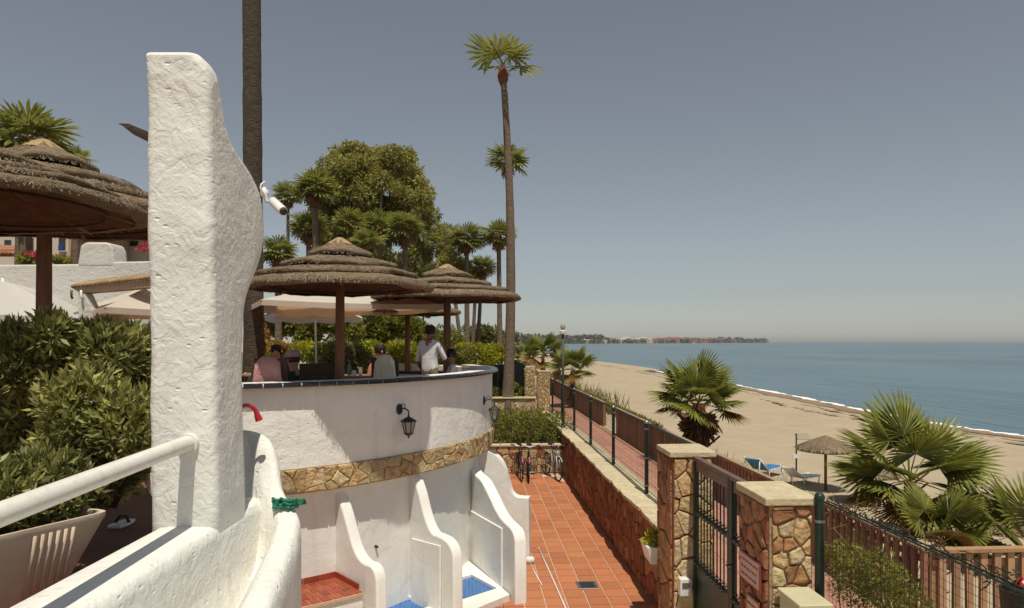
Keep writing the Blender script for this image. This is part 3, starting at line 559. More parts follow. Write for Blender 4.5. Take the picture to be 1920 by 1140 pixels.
# flared rim that curls out beside it
rim = [(459, 806, 5.05), (492, 815, 5.0), (508, 842, 4.9), (519, 910, 4.75), (546, 955, 4.58), (549, 980, 4.40)]
rimw = [atd(*r) for r in rim]+[cpt(-1.30, 4.02, 2.835), cpt(-1.21, 3.56, 2.825), cpt(-1.11, 3.04, 2.82), cpt(-1.02, 2.4, 2.81), cpt(-.96, 1.8, 2.80)]
rimw = cr(rimw, 3); P = []
for i, p in enumerate(rimw):
    t = rimw[min(i+1, len(rimw)-1)]-rimw[max(i-1, 0)]; t[2] = 0; t /= np.linalg.norm(t); nrm = np.array([-t[1], t[0], 0]); nrm = nrm if nrm@RT > 0 else -nrm
    d = (p-CAM)@FW; ain = cpt(float(np.interp(d, [4.42, 4.62, 4.8], [-1.738, -1.86, -2.0])), d, float(np.interp(d, [4.42, 4.62, 4.8], [zl-.06, p[2]-.08, p[2]-.02]))); row = []
    deep = float(np.interp(d, [3.4, 4.0, 4.4, 4.6, 4.8, 5.05], [.62, .55, .46, .34, .16, 0.0])); rimw_ = min(.115, .4*np.linalg.norm((p-ain)[:2])); uin = 1-rimw_/max(.05, np.linalg.norm((p-ain)[:2]))
    for k in range(13):
        f = k/12; q = ain+(p-ain)*uin*f; zz_ = ain[2]+(p[2]-.035-ain[2])*f; q[2] = zz_-deep*math.sin(PI*f)**.6; row.append(q)
    q = ain+(p-ain)*(uin+(1-uin)*.3); q[2] = p[2]-.010; row.append(q); q = ain+(p-ain)*(uin+(1-uin)*.65); q[2] = p[2]-.001; row.append(q)
    row += [p+np.array([0, 0, .0]), p+nrm*.028-np.array([0, 0, .014]), p+nrm*.045-np.array([0, 0, .05]), p+nrm*.05-np.array([0, 0, .14])]
    row.append(np.array([*(p+nrm*.05)[:2], -.1])); P.append(row)
b = MB(); b.grid(P); b.obj('flared_rim', 'plaster', fg, smooth=True)
# handrail
b = MB(); zr = 3.41; pts = [cpt(-1.87, 4.05, zr-.003), cpt(-1.87, 3.97, zr)]+[cpt(-1.87+.01*k, 3.9-.25*k, zr-.004*k) for k in range(9)]
hr = thing('handrail', 'white painted tubular handrail fixed to the front of the tall pillar', 'handrail', cpt(-1.87, 4.0, zr)); b.tube(pts, .045, 14); b.obj('rail', 'white_paint', hr, smooth=True, auto=50)
b = MB(); b.tube([cpt(-1.87, 4.06, zr), cpt(-1.87, 3.99, zr)], [.062, .058], 14); b.obj('wall_flange', 'white_paint', hr, smooth=True, auto=40)
# ================================================================== SEAWARD WALL, FENCES, GATE
gw = thing('garden_wall', 'low red brown stone wall with pale cap slabs beside the terracotta walkway', 'wall', (3.0, 18, 0))
b = MB(); b.box((3.03, 18.2, .6), (.42, 17.4, 1.24)); b.obj('core', 'mortar_red', gw)
stones(gw, flat((2.825, 27, .0), (0, -1, 0), (0, 0, 1), (-1, 0, 0)), 17.4, 1.2, .27, ['stone_red', 'stone_red', 'stone_brown'], thick=.045, gap=.010)
y = 9.5
while y < 26.9:
    l = random.uniform(.55, .95); l = min(l, 26.95-y); q = MB(); e = [random.uniform(-.03, .03) for _ in range(4)]
    q.prism([(2.73+e[0], y+.006), (2.725+e[1], y+l/2), (2.73+e[2], y+l-.006), (3.26, y+l-.006), (3.26, y+.006)], 1.215, 1.28+random.uniform(-.006, .006)); q.obj('cap_slab', 'cap_stone', gw, bevel=.012); y += l
b = MB(); b.box((3.31, 18.2, .9), (.09, 17.4, .74)); b.obj('back_kerb', 'cap_stone', gw)
# stone gate pillars
def pillar(label, x0, x1, y0, y1, h, cap, faces, red_left=True, base=0.0, cat='pillar', size=.24, mats=None, core='mortar_tan', group=None):
    t = thing('stone_pillar', label, cat, ((x0+x1)/2, (y0+y1)/2, base), group)
    b = MB(); b.box(((x0+x1)/2, (y0+y1)/2, (base+h)/2), (x1-x0, y1-y0, h-base)); b.obj('core', core, t)
    ms = mats or ['stone_gold', 'stone_gold', 'stone_pale']
    if 'f' in faces: stones(t, flat((x0+.015, y0, base+.02), (1, 0, 0), (0, 0, 1), (0, -1, 0)), x1-x0-.03, h-base-.03, size, ms, thick=.032, gap=.013)
    if 'l' in faces: stones(t, flat((x0, y1-.015, base+.02), (0, -1, 0), (0, 0, 1), (-1, 0, 0)), y1-y0-.03, h-base-.03, size, ['stone_brown', 'stone_brown', 'stone_red'] if red_left else ms, thick=.032, gap=.013)  # left-face stones redder and darker: paint and shade both put into their colour
    b = MB(); c = cap; b.prism([(x0-c, y0-c+.01), (x1+c-.02, y0-c), (x1+c, y1+c), (x0-c+.015, y1+c-.015)], h, h+.075); b.obj('cap_slab', 'cap_stone', t, bevel=.014); return t
gp1 = pillar('golden stone gate pillar standing at the end of the low red wall', 2.60, 3.14, 8.82, 9.46, 2.50, .045, 'fl', core='mortar_red', size=.30)
gp2 = pillar('golden stone gate pillar with a sign on its side beside the cream box', 2.73, 3.13, 6.20, 6.86, 2.50, .06, 'fl', core='mortar_tan', size=.18, mats=['stone_gold', 'stone_pale', 'stone_pale', 'stone_brown'])
# gate between them
gt = thing('metal_gate', 'dark green barred metal gate with scroll rails between two stone pillars', 'gate', (2.88, 7.85, 0))
GX = 2.88; ga, gb = 6.93, 8.76
def leafgate(y0, y1):
    lf = MB(); 
    for yy in (y0+.03, y1-.03): lf.box((GX, yy, 1.32), (.06, .06, 2.30))
    fr = lf.obj('gate_leaf', 'green_metal', gt, bevel=.004)
    b = MB(); b.box((GX, (y0+y1)/2, 2.50), (.075, y1-y0+.01, .05)); b.obj('top_rail', 'brown_metal', fr, bevel=.006)
    b = MB(); b.box((GX, (y0+y1)/2, 2.405), (.03, y1-y0-.12, .11)); b.obj('top_panel', 'brown_metal', fr)
    for z in (1.82, 1.16): b = MB(); b.box((GX, (y0+y1)/2, z), (.05, y1-y0-.12, .045)); b.obj('rail', 'green_metal', fr, bevel=.004)
    b = MB(); b.box((GX, (y0+y1)/2, .66), (.02, y1-y0-.12, .96)); b.obj('lower_panel', 'green_metal', fr)
    n = max(2, int((y1-y0-.1)/.105))
    for k in range(n):
        yy = y0+.06+(y1-y0-.12)*(k+.5)/n; b = MB(); b.tube([(GX, yy, 1.18), (GX, yy, 2.36)], .0095, 6); o = b.obj('bar', 'green_metal', fr, smooth=True)
        for z in (1.82, 1.16):      # little scrolls above and below the rails
            s = MB(); s.tube([(GX-.025+.032*math.sin(a), yy+.036*math.cos(a), z+.055+.036*math.sin(a)) for a in np.linspace(0, 5.4, 9)], .0085, 5); s.obj('scroll', 'green_metal', fr, smooth=True)
leafgate(7.52, gb); leafgate(ga, 7.50)
b = MB(); b.box((GX, 7.51, 1.35), (.05, .016, 2.28)); b.obj('meeting_stile', 'brown_metal', gt)
b = MB(); b.tube([(GX-.03, 7.44, 1.55), (GX-.09, 7.44, 1.55), (GX-.09, 7.34, 1.55)], .011, 6); b.obj('handle', 'dark_metal', gt, smooth=True)
# signs on the pillar side
def sign(label, y0, y1, z0, z1, lines):
    x = 2.73-.045; t = thing('wall_sign', label, 'sign', (x, (y0+y1)/2, z0)); b = MB(); b.box((x, (y0+y1)/2, (z0+z1)/2), (.014, y1-y0, z1-z0)); b.obj('plate', 'sign_red', t, bevel=.003)
    b = MB(); b.box((x-.008, (y0+y1)/2, (z0+z1)/2), (.004, (y1-y0)*.9, (z1-z0)*.88)); b.obj('face', 'sign_white', t)
    for k in range(lines):
        z = z1-(z1-z0)*(.24+.52*k/max(1, lines-1)); yy = y1-(y1-y0)*.1
        while yy > y0+(y1-y0)*.16:      # word-like dashes, unreadable as in the photo
            l = random.uniform(.03, .085); l = min(l, yy-(y0+(y1-y0)*.1)); b = MB(); b.box((x-.0105, yy-l/2, z), (.002, l, (z1-z0)*.07)); b.obj('print', 'sign_ink', t); yy -= l+.018
sign('faded pink notice with red border and lines of print on stone pillar', 6.28, 6.78, 1.66, 1.93, 3)
sign('small second notice plate mounted under the faded pink notice', 6.32, 6.60, 1.24, 1.56, 3)
# cream utility box in front of the pillar
t = thing('utility_box', 'cream utility cabinet standing in front of the stone pillar', 'box', (2.86, 5.86, 0)); b = MB(); b.box((2.92, 5.92, .86), (.27, .40, 1.72)); b.obj('body', 'box_cream', t, bevel=.012)
b = MB(); b.box((2.92, 5.92, 1.745), (.30, .44, .05)); b.obj('lid', 'box_cream', t, bevel=.012); b = MB(); b.box((2.92, 5.714, .85), (.22, .012, 1.5)); b.obj('door', 'box_cream', t, bevel=.004)
# post-and-wire fence on the wall
def wire_fence(label, posts, z0, z1, x, wires=True, vs=.10, hs=.08, r=.0013, ext=None, stays=True):
    t = thing('wire_fence', label, 'fence', (x, posts[0], z0))
    for y in posts:
        b = MB(); b.tube([(x, y, z0), (x, y, z1)], .042 if y < 8 else .036, 10); p = b.obj('post', 'green_metal', t, smooth=True, auto=40)
        b = MB(); b.lathe([(.0, .028), (.03, .022), (.046, .0), (.046, -.03)], 10, (x, y, z1)); b.obj('cap', 'grey_metal' if y > 8 else 'green_metal', p, smooth=True)
        for z in (z0+(z1-z0)*.12, z0+(z1-z0)*.5, z0+(z1-z0)*.9): b = MB(); b.lathe([(.045, -.013), (.048, 0), (.045, .013)], 10, (x, y, z)); b.obj('clamp', 'grey_metal', p, smooth=True)
    y0, y1 = (ext or (min(posts), max(posts)))
    b = MB(); b.tube([(x+.012, y0, z1-.045), (x+.012, y1, z1-.045)], .013 if z0 > 1 else .008, 7); b.obj('top_rail', 'green_metal', t, smooth=True)
    b = MB(); n = int((y1-y0)/vs)
    for k in range(n): y = y0+(k+.5)*vs; b.bar((x+.03, y, z0+.05), (x+.03, y, z1-.03), r*2)
    nz = int((z1-z0-.08)/hs)
    for k in range(nz+1): z = z0+.05+(z1-z0-.08)*k/nz; b.bar((x+.03, y0, z), (x+.03, y1, z), r*2 if k not in (0, nz, nz//2) else .009)
    o = b.obj('wire_mesh', 'wire_green', t); o['kind'] = 'stuff'; return t
FX = 3.14
wire_fence('dark green post and wire fence set along the pale cap of the low wall', [12.25, 15.15, 18.05, 20.95, 23.8, 26.6], 1.27, 2.56, FX, ext=(9.5, 26.8))
wf2 = wire_fence('green mesh fence with a leaning post running on past the pillar with the sign', [6.12, 3.2], .3, 2.60, FX+.02, vs=.06, hs=.06, r=.0011, ext=(2.2, 6.05))
# withered creeper caught along the top wire of that fence
b = MB()
for k in range(300):
    y = random.uniform(2.4, 6.0); z = 2.56+random.gauss(0, .035); p = np.array([FX+.09+random.gauss(0, .015), y, z]); q = p+np.array([random.gauss(0, .02), random.gauss(0, .06), random.gauss(-.01, .03)]); b.bar(p, (p+q)/2+np.array([0, 0, random.gauss(0, .012)]), .007); b.bar((p+q)/2, q, .005)
o = b.obj('creeper', 'bark_dark'); props(o, 'dry tangled creeper stems caught along the top wire of the mesh fence', 'creeper', kind='stuff')

# wooden picket railing on the beach side
pk = MB(); pk.box((0, 0, 0), (.045, .075, 1.0), taper=1.0); pk_me = pk.mesh('picket', 'wood_fence')
pk2 = MB(); pk2.box((0, 0, 0), (.085, .045, 1.0)); pk_me2 = pk2.mesh('picket', 'wood_fence_pale')
def railing(label, y0, y1, step=.185):
    t = thing('picket_railing', label, 'railing', (5.6, y0, .4)); y = y0+.05; k = 0
    while y < y1: child(pk_me, 'picket', t, (5.6+random.uniform(-.006, .006), y, .90+random.uniform(-.012, .012)), (random.uniform(-.012, .012), 0, 0)); y += step
    l = y0
    while l < y1-.1: e = min(l+2.9, y1); b = MB(); b.box((5.6, (l+e)/2, 1.425), (.10, e-l-.008, .05)); b.obj('top_rail', 'wood_rail', t, bevel=.006); b = MB(); b.box((5.635, (l+e)/2, .60), (.03, e-l-.008, .08)); b.obj('lower_rail', 'wood_fence', t); b = MB(); b.box((5.635, (l+e)/2, 1.28), (.03, e-l-.008, .08)); b.obj('upper_rail', 'wood_fence', t); l = e
    y = y0+.08
    while y < y1: b = MB(); b.box((5.665, y, .88), (.09, .09, 1.1)); b.obj('post', 'wood_fence', t, bevel=.005); y += 2.9
    return t
railing('long brown picket railing along the beach edge of the pink promenade', 8.22, 26.4)
railing('further brown picket railing beyond the grassy gap in the promenade edge', 29.0, 50.0, .2)
t = thing('picket_railing', 'pale picket railing turning off toward the beach beside the fan palm', 'railing', (7.3, 8.15, .3))
for k in range(20): child(pk_me2, 'picket', t, (5.75+k*.175, 8.15+random.uniform(-.006, .006), .88), (0, random.uniform(-.015, .015), 0), (1, 1, 1.1))
b = MB(); b.box((7.4, 8.15, 1.445), (3.5, .11, .055)); b.obj('top_rail', 'wood_fence_pale', t, bevel=.008)
for z in (.55, 1.28): b = MB(); b.box((7.4, 8.19, z), (3.5, .03, .08)); b.obj('rail', 'wood_fence_pale', t)
for x in (5.68, 7.3, 9.0): b = MB(); b.box((x, 8.24, .7), (.09, .09, 1.45)); b.obj('post', 'wood_fence_pale', t)

# planter wall at the end of the walkway with a clipped hedge behind
pw = thing('planter_wall', 'low golden stone planter wall behind the parked bicycles', 'wall', (1.4, 21.0, 0))
b = MB(); b.box((1.2, 21.05, .4), (3.18, .22, .84)); b.obj('core', 'mortar_red', pw)
stones(pw, flat((-.3, 20.945, .02), (1, 0, 0), (0, 0, 1), (0, -1, 0)), 3.1, .8, .27, ['stone_gold', 'stone_gold', 'stone_red'], thick=.025, gap=.013)
for k in range(5): b = MB(); b.box((-.05+k*.63, 21.03, .85), (.62, .30, .055)); b.obj('cap_slab', 'cap_stone', pw, bevel=.01)
bush('hedge', 'dense green garden hedge growing in the planter behind the bicycles', 'hedge', [(.2+i*.42, 21.75+.25*(i % 2), 1.28+.05*math.sin(i*2.1), .48, .62, .50) for i in range(7)]+[(.4+i*.5, 22.4, 1.32, .5, .6, .5) for i in range(5)], 9000, .085, 'hedge_green', shell=.7)
o = thing('low_wall', 'low stone wall with pale coping at the foot of the tall palm', 'wall', (1.7, 26.6, 1.2)); b = MB(); b.box((1.55, 26.9, 1.48), (1.9, .25, .6)); b.obj('core', 'mortar_tan', o)
stones(o, flat((.62, 26.775, 1.2), (1, 0, 0), (0, 0, 1), (0, -1, 0)), 1.86, .56, .2, ['stone_gold', 'stone_pale'], thick=.02, gap=.012); b = MB(); b.box((1.55, 26.88, 1.81), (1.94, .36, .06)); b.obj('coping', 'cap_stone', o, bevel=.01)
pillar('slim stone pillar nearer the wire fence at its far end', 2.62, 3.08, 26.95, 27.35, 2.78, .03, 'fl', base=1.2, size=.13, red_left=False)
pillar('slim stone pillar standing against the dark green screen', 2.2, 2.60, 27.9, 28.3, 2.92, .0, 'fl', base=.8, size=.13, red_left=False)
# dark green windbreak screen
def screen(label, P, z0, z1):
    t = thing('screen_fence', label, 'fence', (*P[0], z0))
    for (x0, y0), (x1, y1) in zip(P, P[1:]): b = MB(); b.bar((x0, y0, (z0+z1)/2), (x1, y1, (z0+z1)/2), .02, z1-z0); b.obj('cloth', 'screen_cloth', t)
    for x, y in P: b = MB(); b.tube([(x, y, z0-.2), (x, y, z1+.05)], .03, 6); b.obj('post', 'green_metal', t, smooth=True)
screen('dark green cloth screen running along the promenade behind the slim stone pillars', [(2.45, 28.4), (2.5, 33), (2.55, 38), (2.6, 44)], .9, 2.92)
screen('dark green cloth screen crossing behind the tall palm trunk', [(.75, 31.5), (1.25, 32.2), (1.9, 33.0)], 1.0, 2.92)
t = thing('lattice_panel', 'brown slatted wooden panel at the end of the terrace', 'panel', (.55, 24.5, 1.2))
for k in range(12): b = MB(); b.box((.55, 24.6, 1.3+k*.14), (.42, .03, .09)); b.obj('slat', 'wood_fence', t)
for x in (.36, .74): b = MB(); b.box((x, 24.64, 2.0), (.05, .05, 1.75)); b.obj('post', 'wood_fence', t)

# ================================================================== SMALL THINGS ON THE WALKWAY
b = MB(); b.box((1.9, 11.26, .004), (.34, .34, .02)); t = thing('drain_cover', 'square grey drain grate set in the terracotta walkway', 'drain', (1.9, 11.26, 0)); b.obj('frame', 'grey_metal', t, bevel=.004)
for k in range(5): b = MB(); b.box((1.9, 11.15+k*.055, .0165), (.24, .028, .006)); b.obj('slot', 'dark_metal', t)
b = MB(); b.tube([(1.30, 13.25, .022), (1.345, 12.2, .02), (1.40, 10.6, .02), (1.43, 9.7, .02)], .014, 8); t = thing('white_pole', 'thin white pole lying along the walkway tiles', 'pole', (1.35, 12, 0)); b.obj('tube', 'plastic_white', t, smooth=True)
b = MB(); b.lathe([(.0, .012), (.018, .01), (.02, -.02), (.0, -.022)], 10); me_ = b.mesh('end_cap', 'plastic_white', smooth=True); child(me_, 'end_cap', t, (1.30, 13.25, .028))
b = MB(); b.tube([(1.06, 12.6, .012), (1.10, 11.9, .012), (1.16, 11.3, .012)], .01, 6); props(b.obj('cord', 'plastic_white', smooth=True), 'short white cord lying on the tiles beside the white pole', 'cord')
b = MB(); b.lathe([(.0, .0), (.07, .0), (.085, .05), (.09, .10), (.06, .11), (.0, .09)], 10, (1.06, 12.45, 0), jit=.15); t = thing('crumpled_bag', 'small crumpled white bag at the foot of the last divider', 'bag', (1.06, 12.45, 0)); b.obj('bag', 'cloth_white', t, smooth=True)
# wall-hung flower trough and little white box by the pillar
p = (2.60, 9.62, 1.02); t = thing('flower_trough', 'small white wall planter with a lime plant beside the gate pillar', 'planter', p)
b = MB(); b.add([(2.50, 9.50, .90), (2.80, 9.50, .90), (2.80, 9.86, .90), (2.50, 9.86, .90), (2.44, 9.46, 1.14), (2.80, 9.46, 1.14), (2.80, 9.90, 1.14), (2.44, 9.90, 1.14)], [(3, 2, 1, 0), (0, 1, 5, 4), (1, 2, 6, 5), (2, 3, 7, 6), (3, 0, 4, 7)]); b.add([(2.45, 9.47, 1.12), (2.8, 9.47, 1.12), (2.8, 9.89, 1.12), (2.45, 9.89, 1.12)], [(0, 1, 2, 3)]); b.obj('trough', 'plastic_white', t)
leaf_obj('plant', leaves([(2.62, 9.70, 1.18, .14, .18, .09)], 160, .10, shell=.2, up=.8), 'hedge_lime', t)
t = thing('intercom_box', 'small white box fixed on the gate pillar face', 'box', (2.72, 8.76, .75)); b = MB(); b.box((2.735, 8.74, .86), (.15, .12, .22)); b.obj('case', 'plastic_white', t, bevel=.01); b = MB(); b.box((2.735, 8.677, .89), (.10, .008, .07)); b.obj('grille', 'grey_metal', t)

# bicycles
def bicycle():
    t = thing('bicycle', 'x', 'bicycle', (0, 0, 0)); R_ = .33
    def wheel(y):
        wm = MB(); wm.tube([(0, y+R_*math.cos(a), R_+R_*math.sin(a)) for a in np.linspace(0, 2*PI, 25)], .019, 6, cap=False); w_ = wm.obj('wheel', 'rubber', t, smooth=True)
        rm = MB(); rm.tube([(0, y+(R_-.03)*math.cos(a), R_+(R_-.03)*math.sin(a)) for a in np.linspace(0, 2*PI, 25)], .01, 5, cap=False); rm.obj('rim', 'grey_metal', w_, smooth=True)
        sp = MB()
        for k in range(12): a = PI*k/6; sp.bar((.02 if k % 2 else -.02, y, R_), (0, y+(R_-.03)*math.cos(a), R_+(R_-.03)*math.sin(a)), .004)
        sp.obj('spokes', 'grey_metal', w_); hb = MB(); hb.tube([(-.05, y, R_), (.05, y, R_)], .022, 8); hb.obj('hub', 'dark_metal', w_, smooth=True)
    wheel(-.52); wheel(.52)
    f = MB()
    for a, c in (((0, -.36, .78), (0, .12, .80)), ((0, -.34, .70), (0, .02, .30)), ((0, .02, .30), (0, .16, .86))): f.tube([a, c], .017, 7)
    for s in (-.045, .045): f.tube([(s*.4, .13, .76), (s, .52, .33)], .010, 6); f.tube([(s*.4, .02, .30), (s, .52, .33)], .010, 6); f.tube([(s, -.40, .70), (s, -.52, .33)], .012, 6)
    f.tube([(0, -.33, .62), (0, -.385, .86)], .02, 7); f.obj('frame', 'bike_black', t, smooth=True)
    h = MB(); h.tube([(-.29, -.33, 1.03), (-.20, -.40, 1.02), (0, -.40, .98), (.20, -.40, 1.02), (.29, -.33, 1.03)], .013, 7); h.tube([(0, -.385, .84), (0, -.40, .98)], .014, 6); h.obj('handlebar', 'grey_metal', t, smooth=True)
    for s in (-1, 1): g = MB(); g.tube([(s*.20, -.395, 1.02), (s*.30, -.325, 1.032)], .019, 7); g.obj('grip', 'rubber', t, smooth=True)
    s = MB(); s.add([(-.03, .02, .95), (.03, .02, .95), (.085, .27, .955), (-.085, .27, .955), (-.025, .03, .985), (.025, .03, .985), (.07, .26, 1.0), (-.07, .26, 1.0)], [(3, 2, 1, 0), (4, 5, 6, 7), (0, 1, 5, 4), (1, 2, 6, 5), (2, 3, 7, 6), (3, 0, 4, 7)]); s.obj('saddle', 'rubber', t, bevel=.015); s = MB(); s.tube([(0, .16, .84), (0, .18, .96)], .013, 6); s.obj('seat_post', 'grey_metal', t, smooth=True)
    c = MB(); c.tube([(-.04, .02, .30), (.06, .02, .30)], .02, 8); c.lathe([(.0, .0), (.09, .0), (.09, .006), (.0, .006)], 14, (0, 0, 0)); 
    c = MB(); c.tube([(.05+.008*math.cos(a), .02+.095*math.cos(a), .30+.095*math.sin(a)) for a in np.linspace(0, 2*PI, 15)], .008, 5, cap=False); c.tube([(.07, .02, .30), (.09, .02, .14)], .010, 5); c.tube([(-.05, .02, .30), (-.09, .02, .46)], .010, 5); c.obj('crank', 'grey_metal', t, smooth=True)
    for x, z in ((.13, .14), (-.13, .46)): c = MB(); c.box((x, .02, z), (.09, .07, .022)); c.obj('pedal', 'rubber', t)
    for y in (-.52, .52):
        m = MB(); m.tube([(0, y+(R_+.035)*math.cos(a), R_+(R_+.035)*math.sin(a)) for a in np.linspace(.35 if y < 0 else .2, 2.4, 9)], .018, 5); m.obj('mudguard', 'bike_black', t, smooth=True)
    return t
bk = bicycle()
spots = [(1.40, 20.18, .05, 'bicycle with a pink strip at the end of the parked row', 'bike_pink'), (1.66, 20.10, -.06, 'all black bicycle parked between the pink and the mint one', 'bike_black'), (2.36, 20.20, .22, 'bicycle with a pale mint frame leaning beside the red wall', 'bike_mint')]
for i, (x, y, rz, lab, m_) in enumerate(spots):
    o = bk if i == 0 else copy_tree(bk)
    o.location = (x, y, .006); o.rotation_euler = (0, rad(4)*(1 if i == 2 else .4), rz); o['label'] = lab; o['group'] = 'bicycles parked by the planter wall'; ORIG[o] = np.array((x, y, .006))
    for ch in o.children:
        if ch.name.startswith(('mudguard', 'frame')) and (m_ == 'bike_mint' or (m_ == 'bike_pink' and ch.name.startswith('mudguard'))):
            ch.data = ch.data.copy(); ch.data.materials[0] = MATS[m_]
t = thing('bike_rack', 'low steel bicycle rack against the stone planter wall', 'rack', (1.7, 20.75, 0))
b = MB(); b.tube([(1.0, 20.78, .06), (2.6, 20.78, .06)], .014, 6); b.obj('rail', 'grey_metal', t, smooth=True)
for x in (1.02, 1.25, 1.83, 1.93, 2.12, 2.5): b = MB(); b.tube([(x, 20.78, .0), (x, 20.78, .5), (x+.02, 20.80, .56), (x+.06, 20.8, .5), (x+.06, 20.80, .06)], .011, 6); b.obj('hoop', 'grey_metal', t, smooth=True)

# street lamp on the wall line
p = pz(1056, 21.9, 1.27); t = thing('street_lamp', 'slim dark street lamp rising behind the wire fence on the low wall', 'lamp', p)
b = MB(); x, y = p[0], p[1]; b.tube([(x, y, 1.2), (x, y, 1.9), (x-.01, y, 4.25)], [.052, .045, .034], 10); b.obj('pole', 'dark_metal', t, smooth=True); b = MB(); b.lathe([(.09, 0), (.085, .05), (.055, .09)], 12, (x, y, 1.25)); b.obj('base', 'dark_metal', t, smooth=True)
b = MB(); b.lathe([(.04, 4.22), (.10, 4.25), (.105, 4.33), (.05, 4.36), (.0, 4.36)], 12, (x-.01, y, 0)); b.obj('head', 'plastic_white', t, smooth=True, auto=40)
b = MB(); b.lathe([(.05, 4.36), (.075, 4.40), (.08, 4.50), (.05, 4.53), (.0, 4.55)], 10, (x-.01, y, 0)); b.obj('lantern', 'lamp_glass', t, smooth=True)
b = MB(); b.box((x-.10, y, 2.86), (.16, .05, .10)); b.obj('bracket', 'dark_metal', t)

# wall lanterns
def lantern(label, a, r, z, rz, hang=True):
    base = pol(RC, a, z); t = thing('wall_lantern', label, 'lantern', base, 'black lanterns on the terrace wall'); t.location = base; out = np.array([math.cos(rad(a)), math.sin(rad(a)), 0])
    q = MB(); q.lathe([(.0, .028), (.035, .024), (.06, .008), (.062, -.005)], 12); me_ = q.mesh('mount', 'dark_metal', smooth=True); o = child(me_, 'wall_plate', t, base+out*.004, (0, PI/2, rad(a)), (1.35, 1, 1))
    b = MB(); pts = [base+out*.02, base+out*.10+UP*.02, base+out*.19+UP*-.01, base+out*.20-UP*.07]; b.tube(cr(pts, 4), .011, 6); b.obj('arm', 'dark_metal', t, smooth=True)
    s = MB(); s.tube([base+out*(.09+.035*math.cos(k))+UP*(.05+.035*math.sin(k)) for k in np.linspace(-1.5, 3.6, 10)], .006, 5); s.obj('scroll', 'dark_metal', t, smooth=True)
    c = base+out*.20-UP*.10
    b = MB(); b.lathe([(.0, .035), (.012, .03), (.02, .0), (.05, -.012), (.115, -.055), (.12, -.068), (.10, -.07)], 6, c); b.obj('roof', 'dark_metal', t)
    b = MB(); b.lathe([(.096, -.07), (.058, -.235)], 6, c); b.obj('glass', 'lamp_glass', t)
    for k in range(6): a_ = PI/3*k; b = MB(); b.bar(c+np.array([.098*math.cos(a_), .098*math.sin(a_), -.07]), c+np.array([.060*math.cos(a_), .060*math.sin(a_), -.237]), .011); b.obj('rib', 'dark_metal', t)
    b = MB(); b.lathe([(.068, -.232), (.066, -.25), (.03, -.268), (.012, -.285), (.014, -.30), (.0, -.315)], 8, c); b.obj('finial', 'dark_metal', t, smooth=True)
lantern('black lantern with curved arm in the shaded middle of the terrace wall', -42.3, RC, 3.00, 0)
lantern('black lantern on the sunlit far end of the terrace wall', -14.8, RC, 2.92, 0)

# security camera on the swelling of the pillar
p = atd(502, 372, 4.93); t = thing('security_camera', 'small white security camera on the curved side of the tall pillar', 'camera', p)
b = MB(); b.lathe([(.0, .012), (.03, .012), (.032, -.006)], 10); me_ = b.mesh('mount', 'plastic_white', smooth=True); child(me_, 'mount', t, atd(496, 362, 4.9), (PI/2, 0, .4))
b = MB(); b.tube([atd(494, 352, 4.9), atd(497, 366, 4.9), atd(500, 378, 4.9), atd(514, 379, 4.9)], [.018, .018, .013, .010], 8); b.obj('arm', 'plastic_white', t, smooth=True)
b = MB(); b.tube([atd(511, 377, 4.88), atd(531, 396, 4.78)], [.031, .033], 12); b.obj('body', 'plastic_white', t, smooth=True, auto=40); b = MB(); b.tube([atd(530.6, 395.6, 4.782), atd(533, 398, 4.772)], [.026, .024], 12); b.obj('lens', 'dark_metal', t, smooth=True, auto=40)
b = MB(); b.tube([atd(497, 340, 4.9), atd(490, 345, 4.88), atd(488, 352, 4.86), atd(496, 368, 4.88)], .006, 6); b.obj('cable', 'plastic_white', t, smooth=True)
# red shower head and green bundle
p = atd(455, 762, 4.66); t = thing('shower_head', 'red curved shower arm sticking out behind the tall pillar', 'shower', p)
b = MB(); b.tube(cr([atd(448, 764, 4.6), atd(462, 760, 4.68), atd(474, 764, 4.72), atd(482, 774, 4.74)], 4), .014, 10); b.obj('arm', 'red_plastic', t, smooth=True); b = MB(); b.tube([atd(480, 771, 4.735), atd(486, 788, 4.75)], [.016, .026], 12); b.obj('head', 'red_plastic', t, smooth=True, auto=40)
p = atd(519, 945, 4.72); t = thing('rope_bundle', 'bundle of frayed green rope hung over the edge of the curved wall', 'rope', p)
for k in range(16):
    b = MB(); y0 = random.uniform(-9, 9); pts = [atd(512+3*i*1.0+i*4.4+random.uniform(-2, 2), 942+y0*(1-.02*i)+random.uniform(-3, 3), 4.58+random.uniform(-.04, .04)) for i in range(int(random.uniform(6, 10)))]; b.tube(pts, random.uniform(.006, .011), 5); b.obj('strand', 'green_rope', t, smooth=True)
